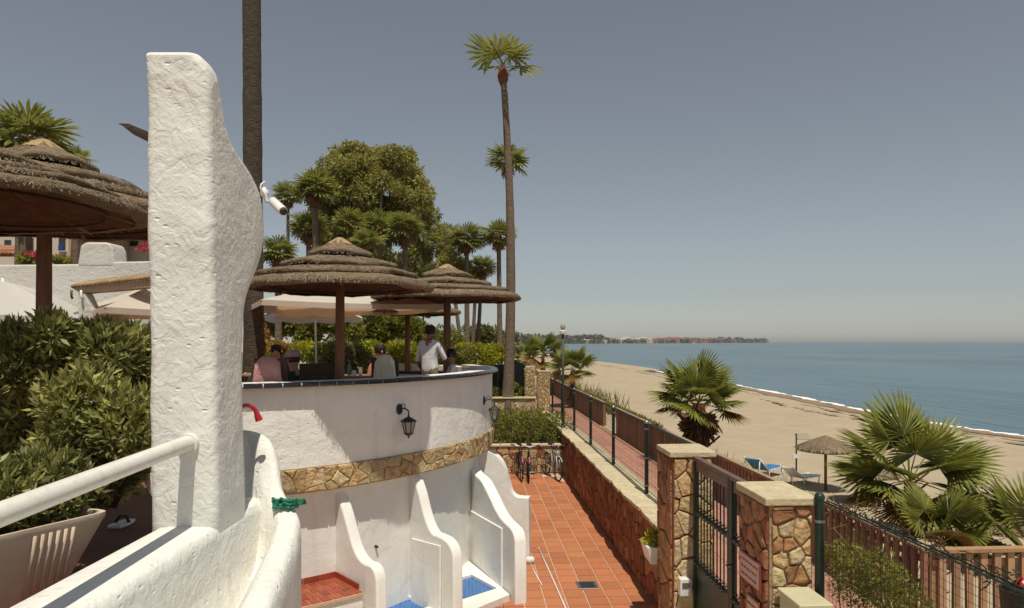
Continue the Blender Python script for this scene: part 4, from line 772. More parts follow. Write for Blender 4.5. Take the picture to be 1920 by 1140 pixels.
# ================================================================== PALMS
def fan(Lp, R_, nseg=18, span=250, droop=.25, seed=0, pw=.02, wid=.86, fold=.18):
    """one fan leaf: stalk along +X, pleated blade segments with drooping split tips"""
    r = np.random.default_rng(seed); V = []; Q = []
    def q4(a, b_, c, d): n = len(V); V.extend([a, b_, c, d]); Q.append((n, n+1, n+2, n+3))
    p0 = np.array([0, 0, 0.]); p1 = np.array([Lp*.5, 0, .03*Lp]); p2 = np.array([Lp, 0, 0.])
    for a, c in ((p0, p1), (p1, p2)):
        q4(a+[0, pw, 0], a-[0, pw, 0], c-[0, pw*.7, 0], c+[0, pw*.7, 0]); q4(a+[0, 0, pw], a-[0, 0, pw], c-[0, 0, pw*.7], c+[0, 0, pw*.7])
    hub = p2
    for k in range(nseg):
        t = (k+.5)/nseg*2-1; an = rad(span/2)*t+r.normal()*.012; L = R_*(.72+.28*math.cos(an*.62))*(1+r.normal()*.05); da = rad(span)/nseg*.5*wid
        def pt(l, a, lift): return hub+np.array([l*math.cos(a), l*math.sin(a), lift-fold*abs(math.sin(an))*l-droop*(l/R_)**2.2*L*(.6+.6*abs(t))])
        m = L*.54; pl = .022*R_
        b0 = hub; ml = pt(m, an-da, -pl); mr = pt(m, an+da, -pl); mc = pt(m, an, pl); tip = pt(L, an+r.normal()*.02, 0)
        q4(b0, ml, tip*.35+mc*.65, mc); q4(b0, mc, tip*.35+mc*.65, mr)
        s = .35; e = tip*s+mc*(1-s); n1 = pt(L*.80, an-da*.58, 0); n2 = pt(L*.80, an+da*.58, 0); q4(ml, n1, tip, e); q4(mr, e, tip, n2)
    return np.array(V), np.array(Q)
def rotm(az, el_, roll):
    cr_, sr = math.cos(roll), math.sin(roll); ce, se = math.cos(el_), math.sin(el_); ca, sa = math.cos(az), math.sin(az)
    Rx = np.array([[1, 0, 0], [0, cr_, -sr], [0, sr, cr_]]); Ry = np.array([[ce, 0, -se], [0, 1, 0], [se, 0, ce]]); Rz = np.array([[ca, -sa, 0], [sa, ca, 0], [0, 0, 1]]); return Rz@Ry@Rx
def crown_mesh(n, Lp, R_, seed, e0=80, e1=-25, nseg=14, **kw):
    VV = []; QQ = []; o = 0; r = random.Random(seed); vs_ = [fan(Lp, R_, nseg, seed=seed*10+i, **kw) for i in range(4)]
    for i in range(n):
        V, Q = vs_[i % 4]; f = (i+.5)/n; e = rad(e0+(e1-e0)*f**.8+r.uniform(-9, 9)); s = r.uniform(.85, 1.1)*(.8+.2*f if f < .3 else 1); M = rotm(i*2.39996+r.uniform(-.25, .25), e, r.uniform(-.5, .5)); VV.append(V@M.T*s); QQ.append(Q+o); o += len(V)
    return np.concatenate(VV), np.concatenate(QQ)
def trunk(b, base, top, r0, r1, n=10, k=14, bend=.0, ringy=.035, flare=1.35):
    base = np.asarray(base, float); top = np.asarray(top, float); pts = []; rs = []
    for i in range(k+1):
        t = i/k; p = base+(top-base)*t+RT*bend*math.sin(t*PI); pts.append(p); rs.append((r0+(r1-r0)*t)*(1+ringy*random.uniform(-1, 1))*(1+(flare-1)*max(0, 1-t*9)))
    b.tube(pts, rs, n)
CROWNS = {}
def palm(label, px, py, d, zb, width, r0=.16, r1=.11, pxb=None, n=26, bend=0.0, skirt=6, seed=1, barkm='bark_palm', group='tall fan palms in the garden', e1=-28, k=14, boots=True, name='palm_tree'):
    width *= .9; top = atd(px, py, d); base = pz(pxb if pxb is not None else px, d, zb); t = thing(name, label, 'palm', base, group)
    b = MB(); trunk(b, base-np.array([0, 0, .15]), top, r0, r1, bend=bend, k=k); b.obj('trunk', barkm, t, smooth=True)
    R_ = width/2
    if boots: b = MB(); b.lathe([(r1*.9, -.42*R_), (r1*1.7, -.30*R_), (r1*1.9, -.18*R_), (r1*1.3, -.04*R_), (r1*.5, .08*R_)], 9, top, jit=.10); b.obj('leaf_bases', 'boot', t, smooth=False)
    V, Q = crown_mesh(n, R_*.46, R_*.62, seed, e1=e1); V = V+top-ORIG[t]; link(np_mesh('crown', V, quads=Q, material='palm_leaf'), 'crown', t)
    if skirt:
        V, Q = crown_mesh(skirt, R_*.35, R_*.45, seed+50, e0=-45, e1=-80, droop=.5); V = V+top-ORIG[t]-np.array([0, 0, .1*R_]); link(np_mesh('dead_fronds', V, quads=Q, material='dead_frond'), 'dead_fronds', t)
    return t
palm('tallest fan palm with bare pale trunk rising beside the terrace end', 943, 128, 27, 1.2, 3.5, .215, .115, pxb=951, n=9, skirt=0, seed=3, bend=.22, k=30, e1=14)
palm('fan palm whose small crown shows behind the tallest palm trunk', 952, 300, 44, 2.2, 3.3, .17, .12, pxb=955, n=22, skirt=2, seed=4)
palm('fan palm with a thin trunk just inland of the tallest palm', 935, 440, 40, 2.2, 2.5, .17, .12, pxb=938, n=24, skirt=5, seed=5)
palm('fan palm with full round crown between the eucalyptus and the tallest palm', 875, 448, 40, 2.2, 2.7, .17, .12, pxb=876, n=28, skirt=6, seed=6)
palm('lower fan palm leaning beside two thin trunks near the open sky', 904, 500, 42, 2.2, 2.3, .14, .10, pxb=893, n=26, skirt=5, seed=7)
palm('short fan palm half hidden under the lower leaning palm', 893, 515, 46, 2.2, 2.0, .14, .10, pxb=884, n=20, skirt=3, seed=8)
palm('fan palm with loose crown touching the eucalyptus edge', 838, 440, 48, 2.2, 2.6, .15, .11, pxb=870, n=18, skirt=3, seed=9)
palm('bushy fan palm with thick trunk in front of the eucalyptus', 590, 352, 34, 2.2, 2.8, .19, .15, pxb=596, n=32, skirt=9, seed=10)
palm('slender fan palm seen against the sky beside the security camera', 540, 365, 46, 2.2, 2.5, .13, .10, pxb=540, n=24, skirt=4, seed=11)
palm('low fan palm crown beside the curved pillar', 522, 472, 26, 2.2, 1.8, .15, .12, n=26, skirt=4, seed=12)
palm('fan palm low on the eucalyptus flank with shaggy crown', 578, 424, 36, 2.2, 2.6, .16, .12, pxb=582, n=26, skirt=8, seed=13)
palm('bright fan palm crown against the middle of the eucalyptus', 655, 418, 36, 2.2, 2.4, .15, .12, pxb=650, n=24, skirt=6, seed=14)
palm('yellowish fan palm in front of the eucalyptus with a leaning trunk', 712, 425, 35, 2.2, 2.4, .15, .12, pxb=716, n=22, skirt=6, seed=15)
palm('shaggy fan palm with reddish leaf bases and twin thin trunk', 760, 425, 34, 2.2, 2.5, .15, .12, pxb=757, n=24, skirt=10, seed=16)
palm('small fan palm tucked below the bright eucalyptus palms', 690, 452, 33, 2.2, 2.0, .13, .11, pxb=705, n=20, skirt=6, seed=17)
# dark trunk that rises out of the picture beside the pillar
base = pz(477, 13.6, DECK); t = thing('palm_tree', 'thick dark palm trunk rising out of sight beside the white pillar', 'palm', base, 'tall fan palms in the garden')
b = MB(); trunk(b, base, atd(469, -420, 13.6), .20, .155, n=14, k=60, ringy=.03); b.obj('trunk', 'bark_dark', t, smooth=True)
V, Q = crown_mesh(30, .8, 1.1, 20); V = V+atd(469, -420, 13.6)-ORIG[t]; link(np_mesh('crown', V, quads=Q, material='palm_leaf'), 'crown', t)
palm('broad palm crown behind the thatched parasols at the far side', 48, 262, 17, 2.4, 2.6, .2, .16, n=26, skirt=4, seed=21, pxb=38)
palm('small palm top peeping over the ridge of the thatched parasol', 142, 296, 22, 2.4, 1.3, .12, .09, n=14, skirt=0, seed=22)

# near fan palms with each leaf its own piece
FANS = [fan(.75, .80, 30, 235, .20, seed=70+i, pw=.014, wid=1.0) for i in range(4)]
FM = [np_mesh('frond', V, quads=Q, material='palm_leaf_near') for V, Q in FANS]; FMd = [np_mesh('frond', V, quads=Q, material='palm_leaf_dry') for V, Q in FANS[:2]]
def near_palm(label, centre, base, sc, dirs, stump=True, stem_r=.10, name='fan_palm'):
    t = thing(name, label, 'palm', base, 'low fan palms on the beach side'); c = np.asarray(centre, float)
    b = MB(); trunk(b, np.asarray(base)-[0, 0, .2], c-[0, 0, .02], stem_r*1.5, stem_r*.8, n=9, k=8, ringy=.14); b.obj('trunk', 'boot', t, smooth=False)
    for i, (az_, e, roll, s, dry) in enumerate(dirs):
        M = Matrix(rotm(rad(az_), rad(e), roll).tolist()); ms = FMd if dry else FM; child(ms[i % len(ms)], 'frond', t, c+np.array([0, 0, random.uniform(-.08, .04)])*sc, M.to_euler(), (s*sc,)*3)
    if stump:       # stubs of cut leaf stalks and hanging dead leaves round the trunk
        for k in range(26):
            a = random.uniform(0, 2*PI); z = base[2]+(c[2]-base[2])*random.uniform(.25, .97); p = np.array([base[0]+(c[0]-base[0])*.6, base[1]+(c[1]-base[1])*.6, z]); q = p+np.array([math.cos(a), math.sin(a), .9])*stem_r*2.4*random.uniform(.7, 1.4); b = MB(); b.bar(p, q, stem_r*.5, stem_r*.2); b.obj('leaf_stub', 'boot', t)
    return t
def ring_dirs(n, seed, e0=78, e1=-12, dry=0):
    r = random.Random(seed); D = []
    for i in range(n): f = (i+.5)/n; D.append((i*137.5+r.uniform(-15, 15), e0+(e1-e0)*f+r.uniform(-8, 8), r.uniform(-.5, .5), r.uniform(.85, 1.1), i >= n-dry))
    return D
cA = atd(1310, 755, 20.5); near_palm('bushy fan palm with brown shaggy stump behind the picket railing', cA, (cA[0]-.1, cA[1], -1.0), .98, ring_dirs(24, 5, 82, -22, 3), stem_r=.22)
bA = MB()     # its shaggy skirt of dead leaves
V, Q = crown_mesh(34, .5, .62, 33, e0=-58, e1=-86, droop=.2, nseg=12); V = V*np.array([1.0, 1.0, 1.1])+cA-np.array([0, 0, .05])
tA = [o for o in col.objects if o.get('label', '').startswith('bushy fan palm with brown')][0]; link(np_mesh('dead_skirt', V-ORIG[tA], quads=Q, material='dead_frond'), 'dead_skirt', tA)
cB = atd(1705, 900, 10.6); near_palm('large fan palm with wide open leaves beside the turned railing', cB, (cB[0]+.05, cB[1]+.1, -.9), .80,
    [(95, 80, 0, 1.15, 0), (60, 62, .3, 1.1, 0), (150, 66, -.3, 1.05, 0), (15, 50, .5, 1.1, 0), (185, 42, -.2, 1.1, 0), (250, 55, .2, 1.0, 0), (-40, 28, .4, 1.05, 0), (5, 16, .2, 1.15, 0), (170, 14, -.4, 1.0, 0), (268, -18, .05, 1.05, 0), (215, 2, -.3, .9, 0), (-20, -14, .3, 1.05, 0), (300, -8, .2, .95, 0), (185, -12, 0, .85, 1), (230, -32, 0, .8, 1), (110, 20, 0, 1.0, 0), (-65, -38, .2, .85, 1), (330, 38, .3, 1.0, 0), (140, -20, 0, .9, 1), (200, 25, .3, 1.0, 0), (290, 30, -.2, .9, 0)], stem_r=.09)
cC = atd(1935, 1050, 9.6); near_palm('dark fan palm crowding the turned railing from the beach side', cC, (cC[0]+.1, cC[1]+.1, -.9), .95, ring_dirs(12, 9, 80, 5, 2), stem_r=.10)
cD = atd(1765, 1012, 9.4); near_palm('small fan palm pushing leaves over the turned railing', cD, (cD[0], cD[1]+.1, -.7), .55, ring_dirs(9, 12, 75, 10, 3), stem_r=.06)
for i, (px, py, d, s, lab) in enumerate(((1018, 668, 46, 1.15, 'small fan palm among dune grass beyond the street lamp'), (1074, 694, 38, 1.0, 'small fan palm just seaward of the street lamp'), (986, 672, 52, .9, 'stunted fan palm at the start of the dune grass'))):
    c = atd(px, py, d); near_palm(lab, c, (c[0], c[1], c[2]-1.4), s, ring_dirs(16, 30+i, 80, -30, 4), stump=False, stem_r=.14)

# ================================================================== TREES, HEDGES
def tree(label, blobs, n, size, material, base, tr=.35, limbs=9, barkm='bark_grey', cat='tree', name='tree', group=None, **kw):
    t = thing(name, label, cat, base, group); B = np.array(blobs, float)
    leaf_obj('crown', leaves(blobs, n, size, **kw), material, t)
    top = np.array([base[0]+(B[:, 0].mean()-base[0])*.5, base[1], base[2]+(B[:, 2].mean()-base[2])*.55]); b = MB(); trunk(b, np.asarray(base)-[0, 0, .3], top, tr, tr*.6, k=8, ringy=.06)
    b.obj('trunk', barkm, t, smooth=True); b = MB()
    for i in range(limbs):
        q = B[i % len(B)]; s = np.asarray(base)+(top-np.asarray(base))*random.uniform(.55, .98); e = q[:3]+np.array([0, 0, q[5]*.2]); m = (s+e)/2+np.array([random.uniform(-.3, .3), 0, random.uniform(-.2, .5)]); b.tube(cr([s, m, e], 3), [tr*.45*(1-k/6.5)+.02 for k in range(7)], 6)
    b.obj('limb', barkm, t, smooth=True); return t
def blob(px, py, d, r, ry=None, rz=None): p = atd(px, py, d); return (*p, r, ry or r, rz or r*.85)
D = 42.0; s = D/FPX
eu0 = [(665, 335, 40), (715, 335, 44), (690, 300, 30), (640, 335, 36), (588, 400, 32), (602, 446, 36), (820, 440, 26), (640, 300, 38), (615, 330, 40), (690, 320, 48), (735, 315, 42), (700, 360, 55), (760, 350, 40), (650, 370, 46), (785, 375, 36), (800, 405, 28), (745, 395, 50), (690, 410, 50), (635, 420, 42), (770, 430, 40), (720, 445, 45), (800, 460, 42), (835, 485, 34), (670, 460, 44), (610, 390, 28), (860, 500, 24), (760, 480, 42), (620, 350, 34), (660, 290, 26), (725, 300, 26)]
eu = []
for x, y, r in eu0:
    eu += [(x+random.uniform(-.75, .75)*r, y+random.uniform(-.7, .6)*r, r*random.uniform(.30, .54)) for _ in range(7)]
tree('huge spreading olive green eucalyptus tree behind the garden palms', [blob(x, y, D+random.uniform(-2, 2), r*s, None, r*s*.85) for x, y, r in eu], 95000, .20, 'eucalyptus', pz(725, D, 2.3), .55, 16, shell=.62, aspect=.42, droop=.5, up=0)
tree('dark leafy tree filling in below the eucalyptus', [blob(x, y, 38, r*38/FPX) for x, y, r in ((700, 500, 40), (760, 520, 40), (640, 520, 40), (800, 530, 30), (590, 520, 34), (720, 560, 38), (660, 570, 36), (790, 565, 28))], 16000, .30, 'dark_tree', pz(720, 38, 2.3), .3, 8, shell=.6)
tree('rounded dark tree beside the thin palm trunks near the beach', [blob(x, y, 56, r*56/FPX) for x, y, r in ((905, 628, 18), (895, 640, 20), (915, 645, 20), (880, 645, 16), (930, 640, 10))], 5000, .35, 'dark_tree', pz(900, 56, 2.2), .25, 4, shell=.6)
tree('leafy garden tree standing behind the white parasol', [blob(x, y, 27, r*27/FPX) for x, y, r in ((520, 610, 26), (560, 605, 28), (600, 600, 28), (640, 605, 26), (575, 625, 26), (655, 620, 26))], 9000, .17, 'tree_mid', pz(580, 27, 2.3), .12, 6, shell=.5)
tree('pale green garden tree between the parasol poles', [blob(x, y, 29, r*29/FPX) for x, y, r in ((690, 610, 24), (715, 620, 26), (740, 605, 24), (675, 635, 20), (705, 590, 20), (780, 625, 26), (765, 610, 22))], 9000, .17, 'hedge_green', pz(715, 29, 2.3), .1, 5, shell=.5)
def hedge(label, pts, d, r, n, size, material, ry=.8, cat='hedge', name='hedge', **kw):
    bl = [blob(x, y, d+random.uniform(-.3, .3), rr*d/FPX, max(.3, rr*d/FPX*ry)) for x, y, rr in pts]; xs = [p[0] for p in pts]; return bush(name, label, cat, bl, n, size, material, base=pz(sum(xs)/len(xs), d, 2.3 if r is None else r), **kw)
hedge('long flat topped hedge with yellow green new growth behind the seated guests', [(x, 662+6*math.sin(x), 19) for x in range(500, 700, 14)], 22, None, 7000, .12, 'hedge_lime', shell=.75)
hedge('sage green rounded shrub behind the dark wicker chair', [(610, 668, 26), (640, 662, 28), (665, 670, 26), (625, 685, 24), (655, 690, 26), (680, 680, 18)], 18, None, 6000, .09, 'shrub_sage', shell=.7)
hedge('clipped round bush with yellow green top beside the slim pole', [(742, 660, 22), (762, 662, 24), (750, 680, 24), (770, 682, 20)], 20, None, 4500, .09, 'hedge_lime', shell=.78)
hedge('layered yellow green hedge at the seaward end of the garden', [(x, 664+5*math.sin(x*.7), 16) for x in range(868, 942, 10)]+[(900, 656, 13), (925, 655, 12), (880, 660, 12)], 27, None, 6000, .12, 'hedge_lime', shell=.75)
hedge('low green hedge in shade behind the standing man', [(x, 668, 18) for x in range(780, 880, 12)], 24, None, 4500, .12, 'hedge_green', shell=.7)
hedge('tall loose shrubs in the garden behind the slim pole', [(700, 640, 18), (720, 645, 16), (790, 640, 20), (815, 635, 18), (850, 640, 18), (835, 655, 16)], 30, None, 5000, .15, 'tree_mid', shell=.55)
hedge('small orange flowering shrub beside the dark palm trunk', [(490, 625, 13), (497, 640, 12)], 24, None, 420, .12, 'flower_orange', shell=.4)
hedge('low red flowering bed behind the two seated guests', [(x, 650, 7) for x in range(500, 545, 8)], 21.5, None, 600, .09, 'flower_orange', shell=.5)
hedge('scrubby bush growing against the mesh fence beside the cream box', [(1600, 1040, 26), (1645, 1060, 30), (1685, 1095, 30), (1600, 1085, 28), (1570, 1040, 16), (1650, 1115, 32), (1705, 1125, 26), (1590, 1115, 20)], 6.35, .35, 3600, .042, 'hedge_green', ry=.8, cat='bush', name='bush', shell=.45, aspect=.35)
# climbing greens on and behind the screen
hedge('green leaves growing against the cloth screen by the tall palm', [(930, 735, 10), (972, 745, 9), (965, 725, 8), (980, 735, 7)], 29, 1.2, 1500, .09, 'hedge_green', cat='shrub', name='shrub', shell=.4)
# bank vegetation along the beach side of the railing
V = np.concatenate([scatter_strip(13000, 5.75, 7.2, 26, 75, .95, .26, 'dune_green'), scatter_strip(6000, 5.75, 7.0, 14, 27, .55, .24, 'dune_green', up=1.0, aspect=.18)])
props(leaf_obj('dune_plants', V, 'dune_green'), 'yellow green low plants matting the bank along the picket railing', 'plants', kind='stuff')
V = np.concatenate([scatter_strip(2600, 5.9, 8.2, 12, 23, -.35, 1.05, 'dry_grass', up=2.2, aspect=.035), scatter_strip(500, 6.5, 9.5, 40, 70, .3, 1.0, 'dry_grass', up=1.6, aspect=.05)])
props(leaf_obj('dry_grass', V, 'dry_grass'), 'tall dry grass standing on the sand bank behind the railing', 'grass', kind='stuff')
bush('dark_shrub', 'dark rounded shrub on the sand behind the railing near the bushy palm', 'shrub', [(6.35, 26.0, .35, .5, .6, .4), (6.9, 25.2, .25, .5, .6, .45), (7.1, 24.4, .1, .45, .5, .45)], 2200, .10, 'bark_dark' if False else 'dune_green', shell=.6)
# dead leaf litter and driftwood under the near fan palms
b = MB()
for k in range(260):
    p = atd(random.uniform(1560, 1900), random.uniform(935, 1010), random.uniform(9.6, 12.0)); q = p+np.array([random.gauss(0, .25), random.gauss(0, .15), random.gauss(-.06, .10)]); b.bar(p, q, random.uniform(.006, .02), .006)
props(b.obj('dead_stalks', 'palm_leaf_dry'), 'pale dead stalks hanging in a tangle beneath the wide fan palm', 'dead leaves', kind='stuff')

# ================================================================== THATCHED PARASOLS
def thatch_umbrella():
    t = thing('thatched_parasol', 'x', 'parasol', (0, 0, 0)); ZR = 2.28; R_ = 1.35
    b = MB(); b.tube([(0, 0, -.02), (0, 0, 1.2), (.01, 0, 2.95)], [.072, .07, .06], 12); b.obj('pole', 'pole_wood', t, smooth=True)
    tiers = [[(.02, .73), (.10, .70), (.25, .61), (.43, .535), (.46, .51), (.455, .475), (.40, .47)], [(.34, .455), (.60, .395), (.79, .35), (.82, .325), (.815, .28), (.75, .275)], [(.68, .28), (.92, .235), (1.09, .205), (1.12, .18), (1.115, .135), (1.05, .13)], [(.98, .14), (1.18, .10), (1.28, .075), (1.335, .04), (1.35, .0), (1.335, -.03), (1.30, -.045), (1.22, -.04)]]
    for k, pr in enumerate(tiers): b = MB(); b.lathe([(r, ZR+z) for r, z in pr], 90, (0, 0, 0), jit=.010); b.v = [(x*(1+.012*math.sin(5*math.atan2(y, x)+k*2)+.008*math.sin(11*math.atan2(y, x)+k)), y*(1+.012*math.sin(5*math.atan2(y, x)+k*2)+.008*math.sin(11*math.atan2(y, x)+k)), z+.014*math.sin(3*math.atan2(y, x)+k*1.7)+.008*math.sin(9*math.atan2(y, x)+k)+random.uniform(-.005, .005)) for x, y, z in b.v]; b.obj('thatch_tier', 'thatch', t, smooth=True)
    b = MB(); b.lathe([(.0, ZR+.765), (.05, ZR+.75), (.11, ZR+.71), (.20, ZR+.648)], 20, jit=.03); b.obj('tip', 'thatch_tip', t, smooth=True)
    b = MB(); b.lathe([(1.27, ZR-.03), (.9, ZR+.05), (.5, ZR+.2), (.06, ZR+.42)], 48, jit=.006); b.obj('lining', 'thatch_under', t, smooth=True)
    for k in range(8): a = PI/4*k+.2; b = MB(); b.tube([(.05*math.cos(a), .05*math.sin(a), ZR+.38), (1.24*math.cos(a), 1.24*math.sin(a), ZR-.05)], .02, 6); b.obj('rib', 'pole_wood', t, smooth=True)
    b = MB(); b.tube([(1.0*math.cos(a), 1.0*math.sin(a), ZR-.01) for a in np.linspace(0, 2*PI, 33)], .016, 5, cap=False); b.obj('hoop', 'dark_wood', t, smooth=True)
    n = 7000; pr = [(.06, .715), (.25, .61), (.43, .535), (.458, .51), (.466, .43), (.60, .395), (.79, .35), (.815, .325), (.822, .255), (.92, .235), (1.09, .205), (1.115, .18), (1.122, .115), (1.18, .10), (1.28, .075), (1.34, .035), (1.352, .0)]; rr = np.array([p[0] for p in pr]); zz = np.array([p[1] for p in pr])
    r0 = np.sqrt(rng.random(n))*1.25+.06; r0[:1500] = 1.22+.10*rng.random(1500); a = rng.random(n)*2*PI; L = .05+.05*rng.random(n); r1 = np.minimum(r0+L, 1.375); k_ = np.searchsorted(np.array([.462, .818, 1.118, 9]), r0); r1 = np.minimum(r1, np.array([.464, .820, 1.120, 1.375])[k_]); da = rng.normal(size=n)*.05/np.maximum(r0, .2)
    z0 = np.interp(r0, rr, zz)+.008; z1 = np.interp(np.minimum(r1, 1.36), rr, zz)+.003+.010*rng.random(n)-np.where(r1 > 1.34, .05*rng.random(n), 0); wv = .0028+.003*rng.random(n)
    A = np.stack([r0*np.cos(a), r0*np.sin(a), ZR+z0], 1); B_ = np.stack([r1*np.cos(a+da), r1*np.sin(a+da), ZR+z1], 1); X = np.stack([-np.sin(a), np.cos(a), 0*a], 1)*wv[:, None]
    V = np.stack([A-X, A+X, B_+X*.6, B_-X*.6], 1).reshape(-1, 3); o = link(np_mesh('straw', V, quads=np.arange(len(V)).reshape(-1, 4), material='straw'), 'straw', t, 'stuff'); return t
ub = thatch_umbrella()
ulist = [(pz(637, 9.9, DECK), .985, 'thatched parasol over the table by the middle of the terrace wall', 0), (pz(838, 13.5, DECK), 1.06, 'thatched parasol shading the standing man at the end of the terrace', .5),
         (pz(764, 17.9, DECK), 1.02, 'lower thatched parasol tucked behind the cream awning', 1.0), (pz(-56, 5.0, DECK), .86, 'thatched parasol overhanging the leafy planter by the handrail', .3), (pz(82, 8.2, DECK), 1.25, 'largest thatched parasol rising behind the leafy planter', .8)]
for i, (p, sc, lab, rz) in enumerate(ulist):
    o = ub if i == 0 else copy_tree(ub)
    rimz, apz = ((4.73, 5.49), (4.80, 5.51), (4.70, 5.45), (4.945, 5.50), (5.42, 6.40))[i]; s_ = (apz-rimz)/.805; z0 = rimz-2.24*s_
    o.location = (p[0], p[1], z0); o.rotation_euler = (0, 0, rz); o.scale = (sc, sc, s_); o['label'] = lab
    for ch in o.children:
        if ch.name.startswith('pole'): k_ = (z0-DECK)/s_+.01; ch.location.z = -k_; ch.scale.z = (2.9+k_)/2.95; o['group'] = 'thatched parasols on the terrace'
# white clip things and the broken board above
t = thing('wooden_board', 'weathered grey board sticking out from behind the tall pillar', 'board', atd(260, 250, 6.5)); b = MB(); b.slab([atd(221, 231, 6.5), atd(242, 232, 6.5), atd(290, 252, 6.5), atd(290, 268, 6.5), atd(262, 256, 6.5)], FW*.03+np.array([0, 0, .0])); b.obj('plank', 'weathered_wood', t); b = MB(); b.slab([atd(232, 238, 6.46), atd(290, 262, 6.46), atd(290, 272, 6.46), atd(250, 252, 6.46)], FW*.03); b.obj('plank', 'dark_wood', t)

# ================================================================== AWNING AND PARASOLS
def square_parasol(label, c, half, zr, za, rz, canvas='canvas', pole_r=.03, base=DECK, sag=.06):
    t = thing('square_parasol', label, 'parasol', (c[0], c[1], base)); C4 = [np.array([c[0]+half*math.sqrt(2)*math.cos(rz+PI/4+k*PI/2), c[1]+half*math.sqrt(2)*math.sin(rz+PI/4+k*PI/2), zr]) for k in range(4)]; ap = np.array([c[0], c[1], za])
    for k in range(4):
        a, d_ = C4[k], C4[(k+1) % 4]; rows = []
        for i in range(7):
            f = i/6; l = ap+(a-ap)*f; r_ = ap+(d_-ap)*f; rows.append([l+(r_-l)*j/8-np.array([0, 0, sag*math.sin(PI*f)*math.sin(PI*j/8)+sag*.5*f*math.sin(PI*j/8)]) for j in range(9)])
        b = MB(); b.grid(rows); b.obj('canvas_panel', canvas, t, smooth=True)
        b = MB(); e = rows[-1]; b.grid([e, [p-np.array([0, 0, .10]) for p in e]]); b.obj('valance', canvas, t, smooth=True)
        b = MB(); b.tube([ap-[0, 0, .05], a-[0, 0, .03]], .014, 6); b.obj('rib', 'pole_wood', t, smooth=True)
    b = MB(); b.tube([(c[0], c[1], base), (c[0], c[1], za+.04)], pole_r, 8); b.obj('pole', 'plastic_white', t, smooth=True); return t
c = pz(632, 14.6, 0); square_parasol('big cream square awning parasol behind the middle thatched parasol', (c[0], c[1]), 1.75, 4.74, 5.22, rad(24))
def round_parasol(label, c, r, zr, za, base, n=8, name='white_parasol', canvas='canvas_white', tilt=0.0, rz=.2):
    t = thing(name, label, 'parasol', (c[0], c[1], base)); ap = np.array([c[0], c[1], za]); R8 = [np.array([c[0]+r*math.cos(rz+2*PI*k/n), c[1]+r*math.sin(rz+2*PI*k/n), zr]) for k in range(n)]
    for k in range(n):
        a, d_ = R8[k], R8[(k+1) % n]; rows = []
        for i in range(6):
            f = i/5; bul = .08*math.sin(PI*f); l = ap+(a-ap)*f+[0, 0, bul]; r_ = ap+(d_-ap)*f+[0, 0, bul]; rows.append([l+(r_-l)*j/4-np.array([0, 0, .05*f*math.sin(PI*j/4)]) for j in range(5)])
        b = MB(); b.grid(rows); b.obj('canvas_panel', canvas, t, smooth=True); b = MB(); e = rows[-1]; b.grid([e, [p-np.array([0, 0, .09]) for p in e]]); b.obj('valance', canvas, t, smooth=True)
        b = MB(); b.tube([ap-[0, 0, .3], (ap+a)/2-[0, 0, .02]], .009, 5); b.obj('strut', 'plastic_white', t, smooth=True)
    b = MB(); b.tube([(c[0]+.06, c[1], base), (c[0], c[1], za+.05)], .024, 8); b.obj('pole', 'plastic_white', t, smooth=True); return t
c = pz(590, 16.5, 0); round_parasol('white round parasol with scalloped rim below the cream awning', c, 1.12, 4.58, 4.98, DECK)
c = pz(5, 11.5, 0); round_parasol('white parasol with slack cream canvas under the thatched parasols', c, 1.3, 4.44, 5.0, DECK, rz=.35)
c = pz(292, 12.5, 0); square_parasol('tan canvas parasol below the little tiled canopy', (c[0], c[1]), 1.05, 4.55, 5.05, rad(40))

# ================================================================== UPPER LEFT: GARDEN WALL, HOUSES
yw = 14.8
t = thing('boundary_wall', 'rough white plastered boundary wall with a squat chimney block on top', 'wall', pz(140, yw, DECK))
b = MB(); P = [pz(-260, yw+.4, 0), pz(-260, yw, 0)]
def wz(py): return 4+(640-py)*yw/FPX
b = MB(); b.slab([pz(-300, yw, DECK), pz(300, yw, DECK), pz(300, yw, wz(489)), pz(205, yw, wz(491)), pz(150, yw, wz(495)), pz(-300, yw, wz(499))], FW*.4); b.obj('wall', 'plaster_far', t, bevel=.04, seg=3)
b = MB(); b.slab([pz(144, yw-.01, wz(500)), pz(214, yw-.01, wz(500)), pz(211, yw-.01, wz(466)), pz(206, yw-.01, wz(456)), pz(196, yw-.01, wz(454)), pz(160, yw-.01, wz(454)), pz(150, yw-.01, wz(460))], FW*.55); b.obj('chimney_block', 'plaster_far', t, bevel=.05, seg=3)
t = thing('gate_canopy', 'little sloping tiled canopy over a white splayed post', 'canopy', pz(180, 11.6, DECK))
d = 11.6; b = MB(); b.slab([atd(135, 540, d), atd(300, 522, d), atd(300, 536, d), atd(150, 549, d)], FW*.3); b.obj('beam', 'house_tan', t)
n = 22
for k in range(n):
    x0 = 132+168*k/n; p = atd(x0+4, 537-19*k/n, d-.05); q = p+FW*.5+UP*.12; b = MB(); b.tube([p, q], .034, 7); b.obj('roof_tile', 'tan_tile', t, smooth=True)
b = MB(); b.slab([atd(146, 549, d), atd(158, 549, d), atd(205, 650, d), atd(205, 780, d), atd(150, 780, d), atd(147, 640, d)], FW*.25); b.obj('post', 'plaster_far', t, bevel=.02)
b = MB(); b.slab([atd(196, 590, d+.6), atd(228, 590, d+.6), atd(228, 770, d+.6), atd(196, 770, d+.6)], FW*.25); b.obj('post', 'plaster_far', t, bevel=.02)
for x in (134, 152): b = MB(); b.tube([atd(x, 544, d-.06), atd(x, 556, d-.06), atd(x+2, 560, d-.06)], .02, 6); b.obj('gutter_spout', 'dark_metal' if x == 134 else 'plastic_white', t, smooth=True)
